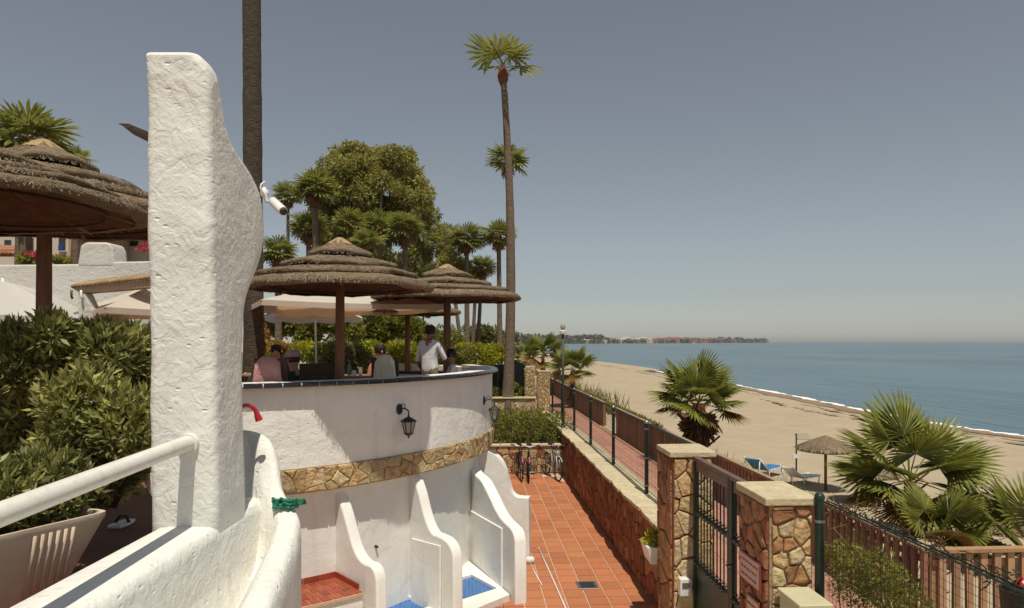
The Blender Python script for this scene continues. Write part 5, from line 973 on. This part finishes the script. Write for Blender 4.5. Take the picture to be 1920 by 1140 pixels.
# pavilion with little windows at the left edge
d = 13.7; t = thing('pavilion', 'low white pavilion with a row of small dark windows below the slack parasol', 'pavilion', pz(40, d, DECK)); b = MB(); b.slab([pz(-260, d, DECK), pz(146, d, DECK), pz(146, d, wz(596)), pz(-260, d, wz(596))], FW*.8); b.obj('wall', 'house_white', t)
b = MB(); b.slab([atd(-260, 596, d-.1), atd(150, 596, d-.1), atd(150, 580, d-.1), atd(-260, 572, d-.1)], FW*1.0); b.obj('roof_edge', 'house_white', t)
for x0, x1 in ((8, 44), (49, 60), (66, 86), (122, 132), (136, 144), (-60, -10)): b = MB(); b.slab([atd(x0, 599, d-.02), atd(x1, 599, d-.02), atd(x1, 606, d-.02), atd(x0, 606, d-.02)], FW*.03); b.obj('window', 'window_dark', t)
def house(label, px0, px1, ytop, d, depth, wallm, wins, roof=None, base=2.3, name='house'):
    t = thing(name, label, 'house', pz((px0+px1)/2, d, base)); zt = 4+(640-ytop)*d/FPX
    b = MB(); b.slab([pz(px0, d, base), pz(px1, d, base), pz(px1, d, zt), pz(px0, d, zt)], FW*depth); b.obj('wall', wallm, t)
    if roof:
        r = [(px0-6, ytop+3), (px1+6, ytop+3)]; A = [atd(x, y, d-.4) for x, y in r]; B_ = [a+FW*(depth*.5+.4)+UP*roof for a in A]; b = MB(); b.grid([A, B_]); b.grid([[a-UP*.12 for a in A], A]); rf = b.obj('roof', 'roof_tile', t)
        m = max(6, int((px1-px0)/7)); 
        for k in range(m): f = (k+.5)/m; p = A[0]+(A[1]-A[0])*f; b = MB(); b.tube([p+UP*.03, p+FW*(depth*.5+.4)+UP*(roof+.03)], .10*d/24, 6); b.obj('tile_row', 'roof_tile', rf, smooth=True)
    for x0, x1, y0, y1 in wins:
        b = MB(); b.slab([atd(x0, y1, d-.03), atd(x1, y1, d-.03), atd(x1, y0, d-.03), atd(x0, y0, d-.03)], FW*.06); w_ = b.obj('window', 'window_dark', t); b = MB(); b.slab([atd(x0-1, y1+1.5, d-.08), atd(x1+1, y1+1.5, d-.08), atd(x1+1, y1, d-.08), atd(x0-1, y1, d-.08)], FW*.1); b.obj('sill', 'house_white', w_)
    return t
house('cream house with low windows seen above the boundary wall', -120, 150, 424, 27, 6, 'house_cream', [(8, 20, 450, 466), (74, 84, 462, 470), (36, 62, 446, 500), (110, 122, 445, 470)], None)
house('tan house behind the chimney block', 128, 214, 438, 24, 5, 'house_tan', [(165, 175, 444, 452)], .5)
house('cream house with tiled eave behind the tall pillar', 205, 330, 428, 25, 6, 'house_cream', [(244, 258, 452, 462), (222, 240, 440, 458)], .6)
b = MB(); b.slab([atd(-60, 474, 21), atd(30, 474, 21), atd(30, 466, 22.5), atd(-60, 462, 22.5)], UP*.1); t = thing('lean_to_roof', 'small tiled lean to roof below the cream house', 'roof', atd(0, 474, 21)); b.obj('deck', 'roof_tile', t)
for k in range(12): p = atd(-60+k*7.6, 475, 20.95); b = MB(); b.tube([p, p+FW*1.5+UP*.16], .09, 6); b.obj('roof_tile', 'roof_tile', t, smooth=True)
b = MB(); b.slab([atd(109, 459, 20), atd(119, 459, 20), atd(119, 470, 20), atd(109, 470, 20)], FW*.03); props(b.obj('blue_sign', 'blue_sign'), 'small blue square sign on the tan house wall', 'sign')
house('white garden house seen through the leaves behind the terrace', 470, 615, 590, 33, 4, 'house_white', [(520, 530, 605, 625), (560, 570, 605, 625)], None)
house('small white building at the seaward end of the garden', 845, 884, 623, 66, 4, 'house_white', [(855, 859, 628, 632)], None)
hedge('flowering shrub with red blooms on top of the boundary wall', [(52, 488, 9), (66, 486, 10), (80, 486, 9), (115, 489, 7)], 15.6, 5.55, 1500, .10, 'tree_mid', cat='shrub', name='shrub', shell=.4)
hedge('red bougainvillea blooms above the boundary wall', [(48, 484, 4), (62, 479, 4), (74, 478, 4), (270, 466, 5), (278, 462, 5)], 15.4, 5.6, 260, .08, 'flower_red', cat='flowers', name='flowers', stems=2, shell=.3)

# ================================================================== BIG POTTED SHRUB
pt = thing('planter_pot', 'large beige plastic planter pot with fluted ridges beside the low wall', 'planter', cpt(-3.0, 3.85, DECK))
PU = np.array([.43, .90]); PV = np.array([-.90, .43])
def ppt(a, v, z, k): q = np.array([-2.925, 3.635])+PU*a*k+PV*(v*k+(1-k)*.12); return cpt(q[0], q[1], z)
def sq(t): return math.copysign(abs(t)**.10, t)
rowsP = []
for z, k in ((DECK, .66), (2.53, .68), (2.96, .985), (2.975, 1.0), (3.0, 1.0), (3.0, .96), (2.93, .94)): rowsP.append([ppt(.65*sq(math.cos(a)), .30*sq(math.sin(a)), z, k) for a in np.linspace(0, 2*PI, 61)])
b = MB(); b.grid(rowsP); b.obj('pot', 'pot_plastic', pt, smooth=True, auto=40)
for k in range(6): b = MB(); a_ = .24+k*.042; b.tube([ppt(a_/.75, -.302, 2.60, .735), ppt(a_, -.302, 2.955, .982)], .011, 6); b.obj('flute', 'pot_plastic', pt, smooth=True)
b = MB(); b.add([ppt(.62*sq(math.cos(a)), .27*sq(math.sin(a)), 2.94, .96) for a in np.linspace(0, 2*PI, 25)[:-1]], [tuple(range(24))]); b.obj('soil', 'soil', pt)
R2 = random.Random(3); bl = []
for x, y, r in ((40, 690, 60), (120, 665, 55), (200, 665, 55), (255, 700, 50), (70, 780, 75), (160, 770, 75), (240, 800, 60), (40, 860, 60), (130, 870, 70), (215, 880, 50), (-20, 760, 60), (25, 640, 30), (30, 935, 45), (110, 930, 45), (170, 925, 36), (95, 625, 30), (250, 650, 34), (180, 640, 34)): d = R2.uniform(4.5, 5.5); bl.append(blob(x, y, d, r*d/FPX, None, r*d/FPX))
for u in (-.4, -.1, .2, .5): q_ = np.array([-2.96, 3.66])+PU*u; bl.append((*cpt(q_[0], q_[1], 3.12), .22, .25, .20))
bush('leafy_shrub', 'big glossy leaved shrub growing behind the handrail', 'shrub', bl, 46000, .072, 'oleander', base=cpt(-3.1, 4.6, 2.95), shell=.45, aspect=.30, rosette=7, up=.5, stems=14)
t = thing('floor_sandal', 'small white sandal left on the terrace floor behind the low wall', 'sandal', at(228, 985, DECK)); p = at(228, 985, DECK); b = MB(); b.slab([p+RT*u+FW*v for u, v in ((-.06, -.10), (.05, -.11), (.07, .0), (.05, .12), (-.03, .13), (-.06, .03))], UP*.025); b.obj('sole', 'plastic_white', t, bevel=.006)
b = MB(); b.tube([p+RT*(-.055)+UP*.02, p+RT*-.03+UP*.07+FW*.02, p+RT*.03+UP*.07+FW*.02, p+RT*.06+UP*.02], .014, 6); b.obj('strap', 'dark_metal', t, smooth=True)

# ================================================================== PEOPLE
def person(name, label, origin, face, J, radii, mats, hair='hair', cap=None, group=None, zoff=0):
    """J: joint -> local position (x right, y forward, z up); body grown by a Skin modifier and coloured by the nearest bone"""
    t = thing('person', label, 'person', origin, group)
    names = list(J); idx = {n: i for i, n in enumerate(names)}
    E_ = [('pelvis', 'waist'), ('waist', 'chest'), ('chest', 'neck'), ('neck', 'jaw'), ('jaw', 'head'), ('head', 'crown')]
    for s in 'LR':
        E_ += [('chest', 'sh'+s), ('sh'+s, 'el'+s), ('el'+s, 'wr'+s), ('wr'+s, 'palm'+s)]+[('palm'+s, 'f%d' % k+s) for k in range(5)]+[('pelvis', 'hip'+s), ('hip'+s, 'kn'+s), ('kn'+s, 'an'+s), ('an'+s, 'toe'+s)]
    me = bpy.data.meshes.new('skeleton'); me.from_pydata([J[n] for n in names], [(idx[a], idx[c_]) for a, c_ in E_], [])
    tmp = bpy.data.objects.new('skeleton', me); col.objects.link(tmp); sk = tmp.modifiers.new('Skin', 'SKIN'); sk.use_smooth_shade = True
    for n, i in idx.items():
        r = radii.get(n) or radii.get(n[:-1]) or (.009, .009); me.skin_vertices[0].data[i].radius = r if isinstance(r, tuple) else (r, r)
    me.skin_vertices[0].data[idx['pelvis']].use_root = True
    ss = tmp.modifiers.new('Subdivision', 'SUBSURF'); ss.levels = ss.render_levels = 2
    bpy.context.view_layer.update(); dg = bpy.context.evaluated_depsgraph_get(); bme = bpy.data.meshes.new_from_object(tmp.evaluated_get(dg)); bme.name = 'body'; bpy.data.objects.remove(tmp)
    mnames = sorted(set(mats.values())); bme.materials.clear()
    for m in mnames: bme.materials.append(MATS[m])
    seg = [(np.array(J[a]), np.array(J[c_]), mats.get(c_) or mats.get(c_[:-1]) or mats['body']) for a, c_ in E_]
    for f in bme.polygons:
        p = np.array(f.center); best = None
        for a, c_, m in seg:
            ab = c_-a; u = max(0, min(1, (p-a)@ab/max(1e-9, ab@ab))); dd = np.linalg.norm(p-a-ab*u)
            if best is None or dd < best[0]: best = (dd, m)
        f.material_index = mnames.index(best[1]); f.use_smooth = True
    bme.update(); o = link(bme, 'body', t); h = np.array(J['head']); up = np.array(J['crown'])-np.array(J['jaw']); up /= np.linalg.norm(up)
    M = Vector((0, 0, 1)).rotation_difference(Vector(up)).to_matrix()
    def hat(prof, m, nm, n=14, off=(0, 0, 0), cut=None):
        b = MB(); b.lathe(prof, n, jit=.05 if nm == 'hair' else 0); me2 = b.mesh(nm, m, smooth=True); q = link(me2, nm, t); q.location = h+np.array(M@Vector(off)); q.rotation_euler = M.to_euler(); return q
    hp = [(.088, -.05), (.099, -.005), (.100, .045), (.086, .082), (.052, .104), (.0, .110)]
    hat(hp, hair, 'hair', off=(0, -.018, .012))
    if cap: hat([(.118, .02), (.120, .05), (.104, .098), (.066, .126), (.0, .134)], cap, 'cap', off=(0, -.012, .02)); b = MB(); b.add([h+np.array(M@Vector(v)) for v in ((-.085, .07, .05), (.085, .07, .05), (.06, .19, .03), (-.06, .19, .03), (-.085, .07, .04), (.085, .07, .04), (.06, .19, .02), (-.06, .19, .02))], [(0, 1, 2, 3), (7, 6, 5, 4), (0, 4, 5, 1), (1, 5, 6, 2), (2, 6, 7, 3), (3, 7, 4, 0)]); me2 = b.mesh('cap_peak', cap); link(me2, 'cap_peak', t)
    # small face: nose, eyes, mouth, ears
    skm = mats.get('head', 'skin')
    b = MB(); b.tube([h+np.array(M@Vector((0, .088, .012))), h+np.array(M@Vector((0, .112, -.028)))], [.008, .015], 6); link(b.mesh('nose', skm, smooth=True), 'nose', t)
    for s in (-1, 1):
        b = MB(); b.lathe([(.0, .03), (.013, .02), (.016, 0), (.012, -.02), (.0, -.03)], 6, h+np.array(M@Vector((s*.094, -.005, -.01)))); link(b.mesh('ear', skm, smooth=True), 'ear', t)
        b = MB(); b.lathe([(.0, .008), (.011, .0), (.0, -.008)], 6, h+np.array(M@Vector((s*.035, .088, .012)))); link(b.mesh('eye', 'hair'), 'eye', t)
    b = MB(); b.box(h+np.array(M@Vector((0, .083, -.058))), (.045, .02, .01)); link(b.mesh('mouth', 'skin_red'), 'mouth', t)
    t.rotation_euler = (0, 0, face); return t
RAD = dict(pelvis=(.15, .115), waist=(.15, .11), chest=(.18, .125), neck=.055, jaw=(.068, .078), head=(.082, .094), crown=(.06, .07), sh=.062, el=.045, wr=.031, palm=(.036, .02), hip=.092, kn=.058, an=.042, toe=.036)
def hand(J, s, palm, direc, curl=(0, 0, -1), sp=.018):
    palm = np.array(palm); dv = np.array(direc, float); dv /= np.linalg.norm(dv); side = np.cross(dv, curl); side /= max(1e-6, np.linalg.norm(side)); J['palm'+s] = tuple(palm)
    for k, (o, l) in enumerate(((-1.5, .065), (-.5, .08), (.5, .085), (1.5, .075))): J['f%d' % k+s] = tuple(palm+dv*l+side*o*sp+np.array(curl)*.02)
    J['f4'+s] = tuple(palm+dv*.02+side*-2.6*sp)
def standing(arm='raise'):
    J = dict(pelvis=(0, 0, .95), waist=(0, .0, 1.12), chest=(0, -.01, 1.39), neck=(0, .0, 1.52), jaw=(0, .03, 1.58), head=(0, .035, 1.675), crown=(0, .02, 1.76))
    for s, q in (('L', -1), ('R', 1)): J['sh'+s] = (q*.19, -.01, 1.46); J['hip'+s] = (q*.095, 0, .90); J['kn'+s] = (q*.11, .02, .50); J['an'+s] = (q*.115, -.02, .09); J['toe'+s] = (q*.13, .14, .03)
    J['elR'] = (.27, .10, 1.17); J['wrR'] = (.13, .27, 1.36); hand(J, 'R', (.09, .24, 1.44), (-.3, -.3, 1), (0, -1, 0))
    J['elL'] = (-.27, -.02, 1.14); J['wrL'] = (-.25, .12, .93); hand(J, 'L', (-.24, .15, .86), (0, .1, -1), (0, 1, 0)); return J
def seated(lean=0.0, arms=.3, sh=.46):
    J = dict(pelvis=(0, 0, sh+.08), waist=(0, lean*.25, sh+.22), chest=(0, lean*.6, sh+.47), neck=(0, lean*.9, sh+.60), jaw=(0, lean*1.05+.02, sh+.675), head=(0, lean*1.15+.025, sh+.765), crown=(0, lean*1.2+.015, sh+.845))
    for s, q in (('L', -1), ('R', 1)):
        J['sh'+s] = (q*.18, lean*.65, sh+.53); J['el'+s] = (q*.25, lean*.6+.08, sh+.26); J['wr'+s] = (q*.16, lean*.6+arms, sh+.25); hand(J, s, (q*.15, lean*.6+arms+.07, sh+.25), (-q*.2, 1, 0)); J['hip'+s] = (q*.10, .05, sh+.07); J['kn'+s] = (q*.12, .45, sh+.06); J['an'+s] = (q*.12, .42, .09); J['toe'+s] = (q*.13, .55, .03)
    return J
def cl(skin, top, bottom, sleeves=True): 
    m = dict(body=top, neck=skin, jaw=skin, head=skin, crown=skin, waist=top, chest=top, sh=top, el=top if sleeves else skin, wr=skin, palm=skin, hip=bottom, kn=bottom, an=skin, toe='hair')
    for k in range(5): m['f%d' % k] = skin
    return m
person('person', 'man in a white sleeveless shirt standing with a hand raised to his mouth', pz(806, 12.55, DECK), rad(-35), standing(), RAD, cl('skin_dark', 'cloth_white', 'cloth_khaki', True))
G = 'guests seated at the terrace tables'
def seat_person(lab, px, d, face, lean, m, hair='hair', cap=None, dz=0.0, sc=1.0): 
    o = person('person', lab, pz(px, d, DECK), rad(face), seated(lean, .3, .46+dz), RAD, m, hair, cap, G); o.scale = (sc,)*3; return o
seat_person('seated guest in a dark top and a pale pink cap beside the pink towel', 562, 10.3, 60, .10, cl('skin', 'cloth_dark', 'cloth_blue'), 'hair_brown', 'cap_pink')
seat_person('bare shouldered guest with dark hair leaning over the table', 692, 11.9, -70, .16, cl('skin_red', 'skin_red', 'cloth_dark', False), 'hair', None, .10)
seat_person('dark haired guest in a grey shirt beyond the pink towel', 491, 13.8, 175, .04, cl('skin', 'cloth_grey', 'cloth_dark'), 'hair', None, .17)
seat_person('dark haired guest in a dark red shirt at the far table', 519, 13.4, 185, .04, cl('skin_red', 'cloth_redbrown', 'cloth_dark'), 'hair', None, .10)
seat_person('guest with dark hair in a white shirt sitting behind the slim pole', 851, 12.9, 100, .04, cl('skin_dark', 'cloth_white', 'cloth_dark'), 'hair', None, .02)
seat_person('guest with brown hair and white cap half hidden behind the leafy shrub', 272, 7.6, 30, .05, cl('skin', 'cloth_cream', 'cloth_dark'), 'hair_brown', 'cloth_white', .06)
# chairs, table, towels
def chair(label, p, face, back_h=.9, towel=None, m='wicker', w=.56):
    t = thing('terrace_chair', label, 'chair', p, 'wicker chairs on the terrace'); b = MB(); b.box((p[0], p[1], p[2]+.42), (w, .54, .09)); b.obj('seat', m, t, bevel=.02)
    b = MB(); b.slab([(p[0]-w/2, p[1]-.24, p[2]+.42), (p[0]+w/2, p[1]-.24, p[2]+.42), (p[0]+w/2*.95, p[1]-.33, p[2]+back_h), (p[0]-w/2*.95, p[1]-.33, p[2]+back_h)], (0, -.06, 0)); b.obj('backrest', m, t, bevel=.02)
    for x in (-1, 1): b = MB(); b.box((p[0]+x*(w/2-.02), p[1]+.0, p[2]+.63), (.06, .52, .06)); b.obj('armrest', m, t, bevel=.01)
    for x in (-1, 1):
        for y in (-1, 1): b = MB(); b.box((p[0]+x*(w/2-.04), p[1]+y*.23, p[2]+.2), (.05, .05, .42)); b.obj('leg', m, t)
    if towel:
        b = MB(); rows = []
        for z, y in ((.35, -.36), (.6, -.39), (.8, -.415), (back_h-.12, -.435), (back_h+.02, -.42), (back_h+.045, -.36), (back_h-.03, -.30), (.6, -.22)): rows.append([(p[0]+u*w*.46*(1-.5*max(0, z-.75)*abs(u)), p[1]+y+.012*math.sin(u*9+z*5), p[2]+z-(.10*abs(u)**2.2 if z > .9 else 0)) for u in np.linspace(-1, 1, 9)])
        b.grid(rows); o = b.obj('towel', towel, t, smooth=True); s_ = o.modifiers.new('Solidify', 'SOLIDIFY'); s_.thickness = .012
    t.rotation_euler = (0, 0, 0); return t
chair('dark wicker chair with an empty back beside the wooden parasol pole', pz(606, 10.4, DECK), 0, 1.18)
chair('wicker chair draped with a pink towel near the white pillar', pz(518, 9.75, DECK), 0, 1.27, 'cloth_pink', w=.50)
chair('wicker chair hung with a cream towel behind the terrace wall', pz(727, 11.6, DECK), 0, 1.24, 'cloth_cream', w=.46)
chair('dark wicker chair pulled up beside the slim pole', pz(838, 12.6, DECK), 0, .86, 'cloth_white', w=.5)
for lab, px, d, w_ in (('wooden terrace table in front of the bare shouldered guest', 668, 11.9, .9), ('wooden terrace table under the far guests', 506, 12.6, .9)):
    p = pz(px, d, DECK); t = thing('terrace_table', lab, 'table', p); b = MB(); b.box((p[0], p[1], p[2]+.90), (w_, .8, .04)); b.obj('table_top', 'table_top', t, bevel=.008)
    for x in (-1, 1):
        for y in (-1, 1): b = MB(); b.box((p[0]+x*(w_/2-.06), p[1]+y*.34, p[2]+.44), (.05, .05, .89)); b.obj('leg', 'dark_wood', t)
for lab, px, d, h, r, m_ in (('tall dark bottle on the table by the bare shouldered guest', 655, 11.85, .26, .034, 'green_metal'), ('clear glass on the table by the bare shouldered guest', 676, 11.8, .14, .033, 'lamp_glass'), ('white cup on the table by the bare shouldered guest', 664, 11.7, .09, .035, 'plastic_white')):
    p = pz(px, d, DECK+.92); t = thing('table_drink', lab, 'drink', p); b = MB(); b.lathe([(.0, 0), (r, 0), (r*1.02, h*.5), (r*.95 if h < .2 else r*.45, h*.72), (r*.98 if h < .2 else r*.36, h), (.0, h*.98)], 10, p); b.obj('vessel', m_, t, smooth=True, auto=40)
p = pz(690, 13.4, DECK); t = thing('serving_counter', 'low counter with a dark edge behind the bare shouldered guest', 'counter', p); b = MB(); b.box((p[0], p[1]+.6, p[2]+.42), (3.2, .35, .86)); b.obj('body', 'house_white', t); b = MB(); b.box((p[0], p[1]+.6, p[2]+.875), (3.3, .42, .05)); b.obj('edge', 'navy_tile', t)

# ================================================================== BEACH THINGS
def lounger():
    t = thing('sun_lounger', 'x', 'lounger', (0, 0, 0)); b = MB()
    for x in (-.30, .30): b.bar((x, -.95, .32), (x, .25, .32), .05, .05)
    fr = b.obj('frame', 'plastic_white', t); b = MB(); b.box((0, -.36, .345), (.58, 1.16, .03)); b.obj('bed', 'lounger_blue', t, bevel=.008)
    b = MB(); b.slab([(-.29, .22, .34), (.29, .22, .34), (.27, .85, .80), (-.27, .85, .80)], (0, .03, -.03)); b.obj('backrest', 'lounger_blue', t, bevel=.008)
    for x in (-.31, .31): b = MB(); b.tube([(x, .22, .34), (x*.95, .87, .82)], .025, 6); b.obj('back_rail', 'plastic_white', t, smooth=True)
    for x in (-.30, .30):
        for y in (-.85, .15): b = MB(); b.tube([(x, y, .32), (x, y+.03, .0)], .026, 6); b.obj('leg', 'plastic_white', t, smooth=True)
        b = MB(); b.tube([(x*.95, .80, .76), (x*.95, .88, .0)], .022, 6); b.obj('prop', 'plastic_white', t, smooth=True)
    return t
lg = lounger()
ll = [(1432, 892, 128, 'blue sun lounger with raised back standing alone on the sand', -1.0, 1.0), (1500, 905, 118, 'pale lounger partly hidden behind the stone gate pillar', -1.0, .85), (1712, 985, 70, 'navy lounger in the shade under the wide fan palm', -.95, 1.0), (1750, 1000, 80, 'second lounger half covered by the small fan palm leaves', -.95, 1.0)]
for i, (px, py, rz, lab, z, sc) in enumerate(ll):
    o = lg if i == 0 else copy_tree(lg); o.location = at(px, py, z); o.location.z = -1.06; o.rotation_euler = (0, 0, rad(rz)); o.scale = (sc,)*3; o['label'] = lab; o['group'] = 'sun loungers on the sand'
    if i >= 1:
        for ch in o.children:
            if ch.data.materials[0].name == 'lounger_blue': ch.data = ch.data.copy(); ch.data.materials[0] = MATS['lounger_navy' if i > 1 else 'plastic_white']
def beach_shade(label, px, d, zt, r, h, zb=-1.08, col_='thatch', tilt=0):
    p = pz(px, d, zb); t = thing('beach_parasol', label, 'parasol', p, 'thatched shades on the beach')
    b = MB(); b.tube([(p[0], p[1], zb), (p[0], p[1], zt-.05)], .05, 8); b.obj('pole', 'pole_wood', t, smooth=True)
    b = MB(); b.lathe([(.0, zt), (.12*r, zt-.04), (.55*r, zt-h*.5), (r, zt-h), (r*.98, zt-h-.10), (.9*r, zt-h-.07), (.1*r, zt-.25)], 28, (p[0], p[1], 0), jit=.02); b.obj('canopy', 'thatch', t, smooth=True)
    n = 900; a = rng.random(n)*2*PI; q = .2+.8*np.sqrt(rng.random(n)); L = .14; A = np.stack([p[0]+q*r*np.cos(a), p[1]+q*r*np.sin(a), zt-h*q+.01], 1); B_ = np.stack([p[0]+(q*r+L)*np.cos(a), p[1]+(q*r+L)*np.sin(a), zt-h*(q+L/r)-.02*rng.random(n)], 1); X = np.stack([-np.sin(a), np.cos(a), 0*a], 1)*.012
    V = np.stack([A-X, A+X, B_+X*.5, B_-X*.5], 1).reshape(-1, 3)-ORIG[t]; link(np_mesh('straw', V, quads=np.arange(len(V)).reshape(-1, 4), material='straw'), 'straw', t, 'stuff'); return t
beach_shade('small thatched beach shade standing on the open sand', 1548, 23.5, .82, .95, .42)
beach_shade('thatched beach shade mostly hidden by the wide fan palm', 1628, 21.5, .35, .9, .40)
beach_shade('low broad thatched shade beyond the wide fan palm', 1850, 15.5, .62, 1.05, .62)
p = pz(1493, 26, -1.08); t = thing('beach_sign', 'thin post with a pale board and red mark standing on the sand', 'sign', p); b = MB(); b.tube([p, p+UP*1.62], .03, 7); b.obj('post', 'dark_wood', t, smooth=True)
b = MB(); b.slab([atd(1490, 812, 26), atd(1514, 812, 26), atd(1520, 824, 26), atd(1496, 824, 26)], FW*.03-UP*.02); b.obj('board', 'house_cream', t); b = MB(); b.slab([atd(1497, 838, 25.95), atd(1500, 838, 25.95), atd(1500, 844, 25.95), atd(1497, 844, 25.95)], FW*.03); b.obj('mark', 'red_plastic', t)
b = MB(); b.slab([atd(1486, 853, 25.9), atd(1502, 850, 25.9), atd(1502, 858, 25.9), atd(1486, 860, 25.9)], FW*.04); b.obj('notice', 'plastic_white', t)
# dark bin with a red bag at the right edge
p = pz(1912, 7.6, .4); t = thing('litter_bin', 'dark green litter bin with a pale rim beside the turned railing', 'bin', p); b = MB(); b.lathe([(.0, .45), (.15, .45), (.19, 1.06), (.20, 1.08), (.17, 1.08), (.14, .6)], 18, (p[0], p[1], .2)); b.obj('tub', 'green_metal', t, smooth=True, auto=40); b = MB(); b.tube([(p[0]+.185*math.cos(a), p[1]+.185*math.sin(a), .95) for a in np.linspace(0, 2*PI, 25)], .014, 6, cap=False); b.obj('hoop', 'grey_metal', t, smooth=True)
b = MB(); b.tube([(p[0], p[1]+.1, .3), (p[0], p[1]+.1, .75)], .03, 6); b.obj('stand', 'dark_metal', t)
b = MB(); b.lathe([(.0, .0), (.09, .02), (.10, .08), (.05, .14), (.0, .16)], 10, (p[0]+.02, p[1]-.02, 1.26), jit=.14); props(b.obj('red_bag', 'red_plastic', smooth=True), 'crumpled red bag stuffed in the top of the litter bin', 'bag')

# ================================================================== FAR COAST
def coast_pt(px, off): # a point on the far coast behind pixel column px, off metres inland
    xs = [c_[0] for c_ in coast_px]; ys = [c_[1] for c_ in coast_px]; y = np.interp(px, xs, ys); d = (CAM[2]-SEA)*FPX/(y-640)+off; return atd(px, 640, d)*np.array([1, 1, 0])+np.array([0, 0, -1.45]), d
hb = MB(); hm = hb
hs_ = [(1092, 16, 10, 0), (1106, 14, 9, 0), (1150, 15, 9, 0), (1166, 18, 11, 0), (1182, 16, 11, 0), (1198, 18, 12, 0), (1215, 16, 11, 0), (1132, 12, 8, 0), (1175, 14, 15, 0), (1208, 14, 14, 0), (1232, 16, 12, 1), (1248, 18, 13, 1), (1265, 18, 13, 1), (1282, 18, 12, 1), (1299, 18, 12, 1), (1316, 18, 11, 1), (1333, 18, 11, 1), (1350, 18, 10, 1), (1372, 16, 9, 1), (1395, 14, 8, 1), (1040, 10, 6, 0), (1018, 10, 6, 0), (968, 8, 5, 0)]
for px, wpx, hm_, rd in hs_:
    p, d = coast_pt(px, 60+random.uniform(0, 50)); w_ = wpx*d/FPX; h_ = hm_*d/FPX*.95; t = thing('far_house', 'red roofed apartment house low on the far headland' if rd else 'pale villa among trees along the far shore', 'house', p, 'red roofed houses on the headland' if rd else 'pale villas along the far shore')
    b = MB(); b.box(p+np.array([0, 0, h_*.36]), (w_, w_*.7, h_*.72), rz=-.2); b.box(p+np.array([w_*.2, w_*.1, h_*.45]), (w_*.45, w_*.5, h_*.9), rz=-.2); b.obj('wall', 'roof_far' if rd else 'house_far', t)
    b = MB(); b.box(p+np.array([0, 0, h_*.76]), (w_*1.06, w_*.75, h_*.10), rz=-.2, taper=.7); b.obj('roof', 'roof_far' if rd else 'house_far', t)
    for k in range(3): b = MB(); b.box(p+RT*(k-1)*w_*.28-FW*w_*.36+np.array([0, 0, h_*.35]), (w_*.12, w_*.05, h_*.2), rz=-.2); b.obj('window', 'window_dark', t)
bl = []
for k in range(330):
    px = random.choice([random.uniform(955, 1090)]*5+[random.uniform(1090, 1440)]*4); off = random.uniform(25, 60) if random.random() < .4 else random.uniform(90, 260); p, d = coast_pt(px, off)
    hpx = (random.uniform(6, 13) if px < 1130 else random.uniform(4, 8) if px < 1400 else random.uniform(2.5, 6)) if off > 60 else random.uniform(2, 5); h_ = hpx*d/FPX; bl.append((p[0], p[1], p[2]+h_*.45, h_*.8, h_*.8, h_*.6))
props(leaf_obj('far_woodland', leaves(bl, 30000, 7.5, shell=.5, aspect=.7), 'far_wood'), 'hazy belt of trees along the far shore of the bay', 'woodland', kind='stuff')
bl = []
for k in range(120):
    px = random.uniform(700, 960); d = random.uniform(150, 700); p = pz(px, d, 2); bl.append((p[0], p[1], 3, random.uniform(3, 7), 4, random.uniform(2, 5)))
props(leaf_obj('inland_woodland', leaves(bl, 14000, 1.6, shell=.5, aspect=.7), 'far_wood'), 'green belt of scrub and trees inland behind the garden', 'woodland', kind='stuff')
p = at(1300, 644.6, SEA); t = thing('motor_boat', 'tiny white boat on the water off the headland', 'boat', p); s = np.linalg.norm(p)/FPX*3.2
b = MB(); b.add([p+RT*s*u+FW*s*v+UP*s*z for u, v, z in ((-1, -.3, .35), (1, -.3, .4), (1.3, 0, .45), (1, .3, .4), (-1, .3, .35), (-.9, -.2, -.1), (.9, -.2, -.1), (1.0, 0, -.1), (.9, .2, -.1), (-.9, .2, -.1))], [(0, 1, 2, 3, 4), (9, 8, 7, 6, 5), (0, 5, 6, 1), (1, 6, 7, 2), (2, 7, 8, 3), (3, 8, 9, 4), (4, 9, 5, 0)]); b.obj('hull', 'plastic_white', t); b = MB(); b.box(p+UP*s*.55, (s*.7, s*.35, s*.35), taper=.8); b.obj('cabin', 'plastic_white', t)

# ================================================================== HAZE
b = MB(); b.box((0, 3300, 16.5), (19000, 14000, 39)); 
hz = b.obj('haze', 'haze_hill'); hz['kind'] = 'stuff'; hz.data.materials.clear()
hmat = bpy.data.materials.new('haze'); hmat.use_nodes = True; hn = hmat.node_tree; hn.nodes.remove(hn.nodes['Principled BSDF']); pv = hn.nodes.new('ShaderNodeVolumePrincipled'); pv.inputs['Color'].default_value = (.80, .82, .85, 1); pv.inputs['Density'].default_value = 1.1e-4; pv.inputs['Anisotropy'].default_value = .2
hn.links.new(pv.outputs[0], hn.nodes['Material Output'].inputs['Volume']); hz.data.materials.append(hmat); props(hz, 'thin pale sea haze over the whole bay', 'haze')
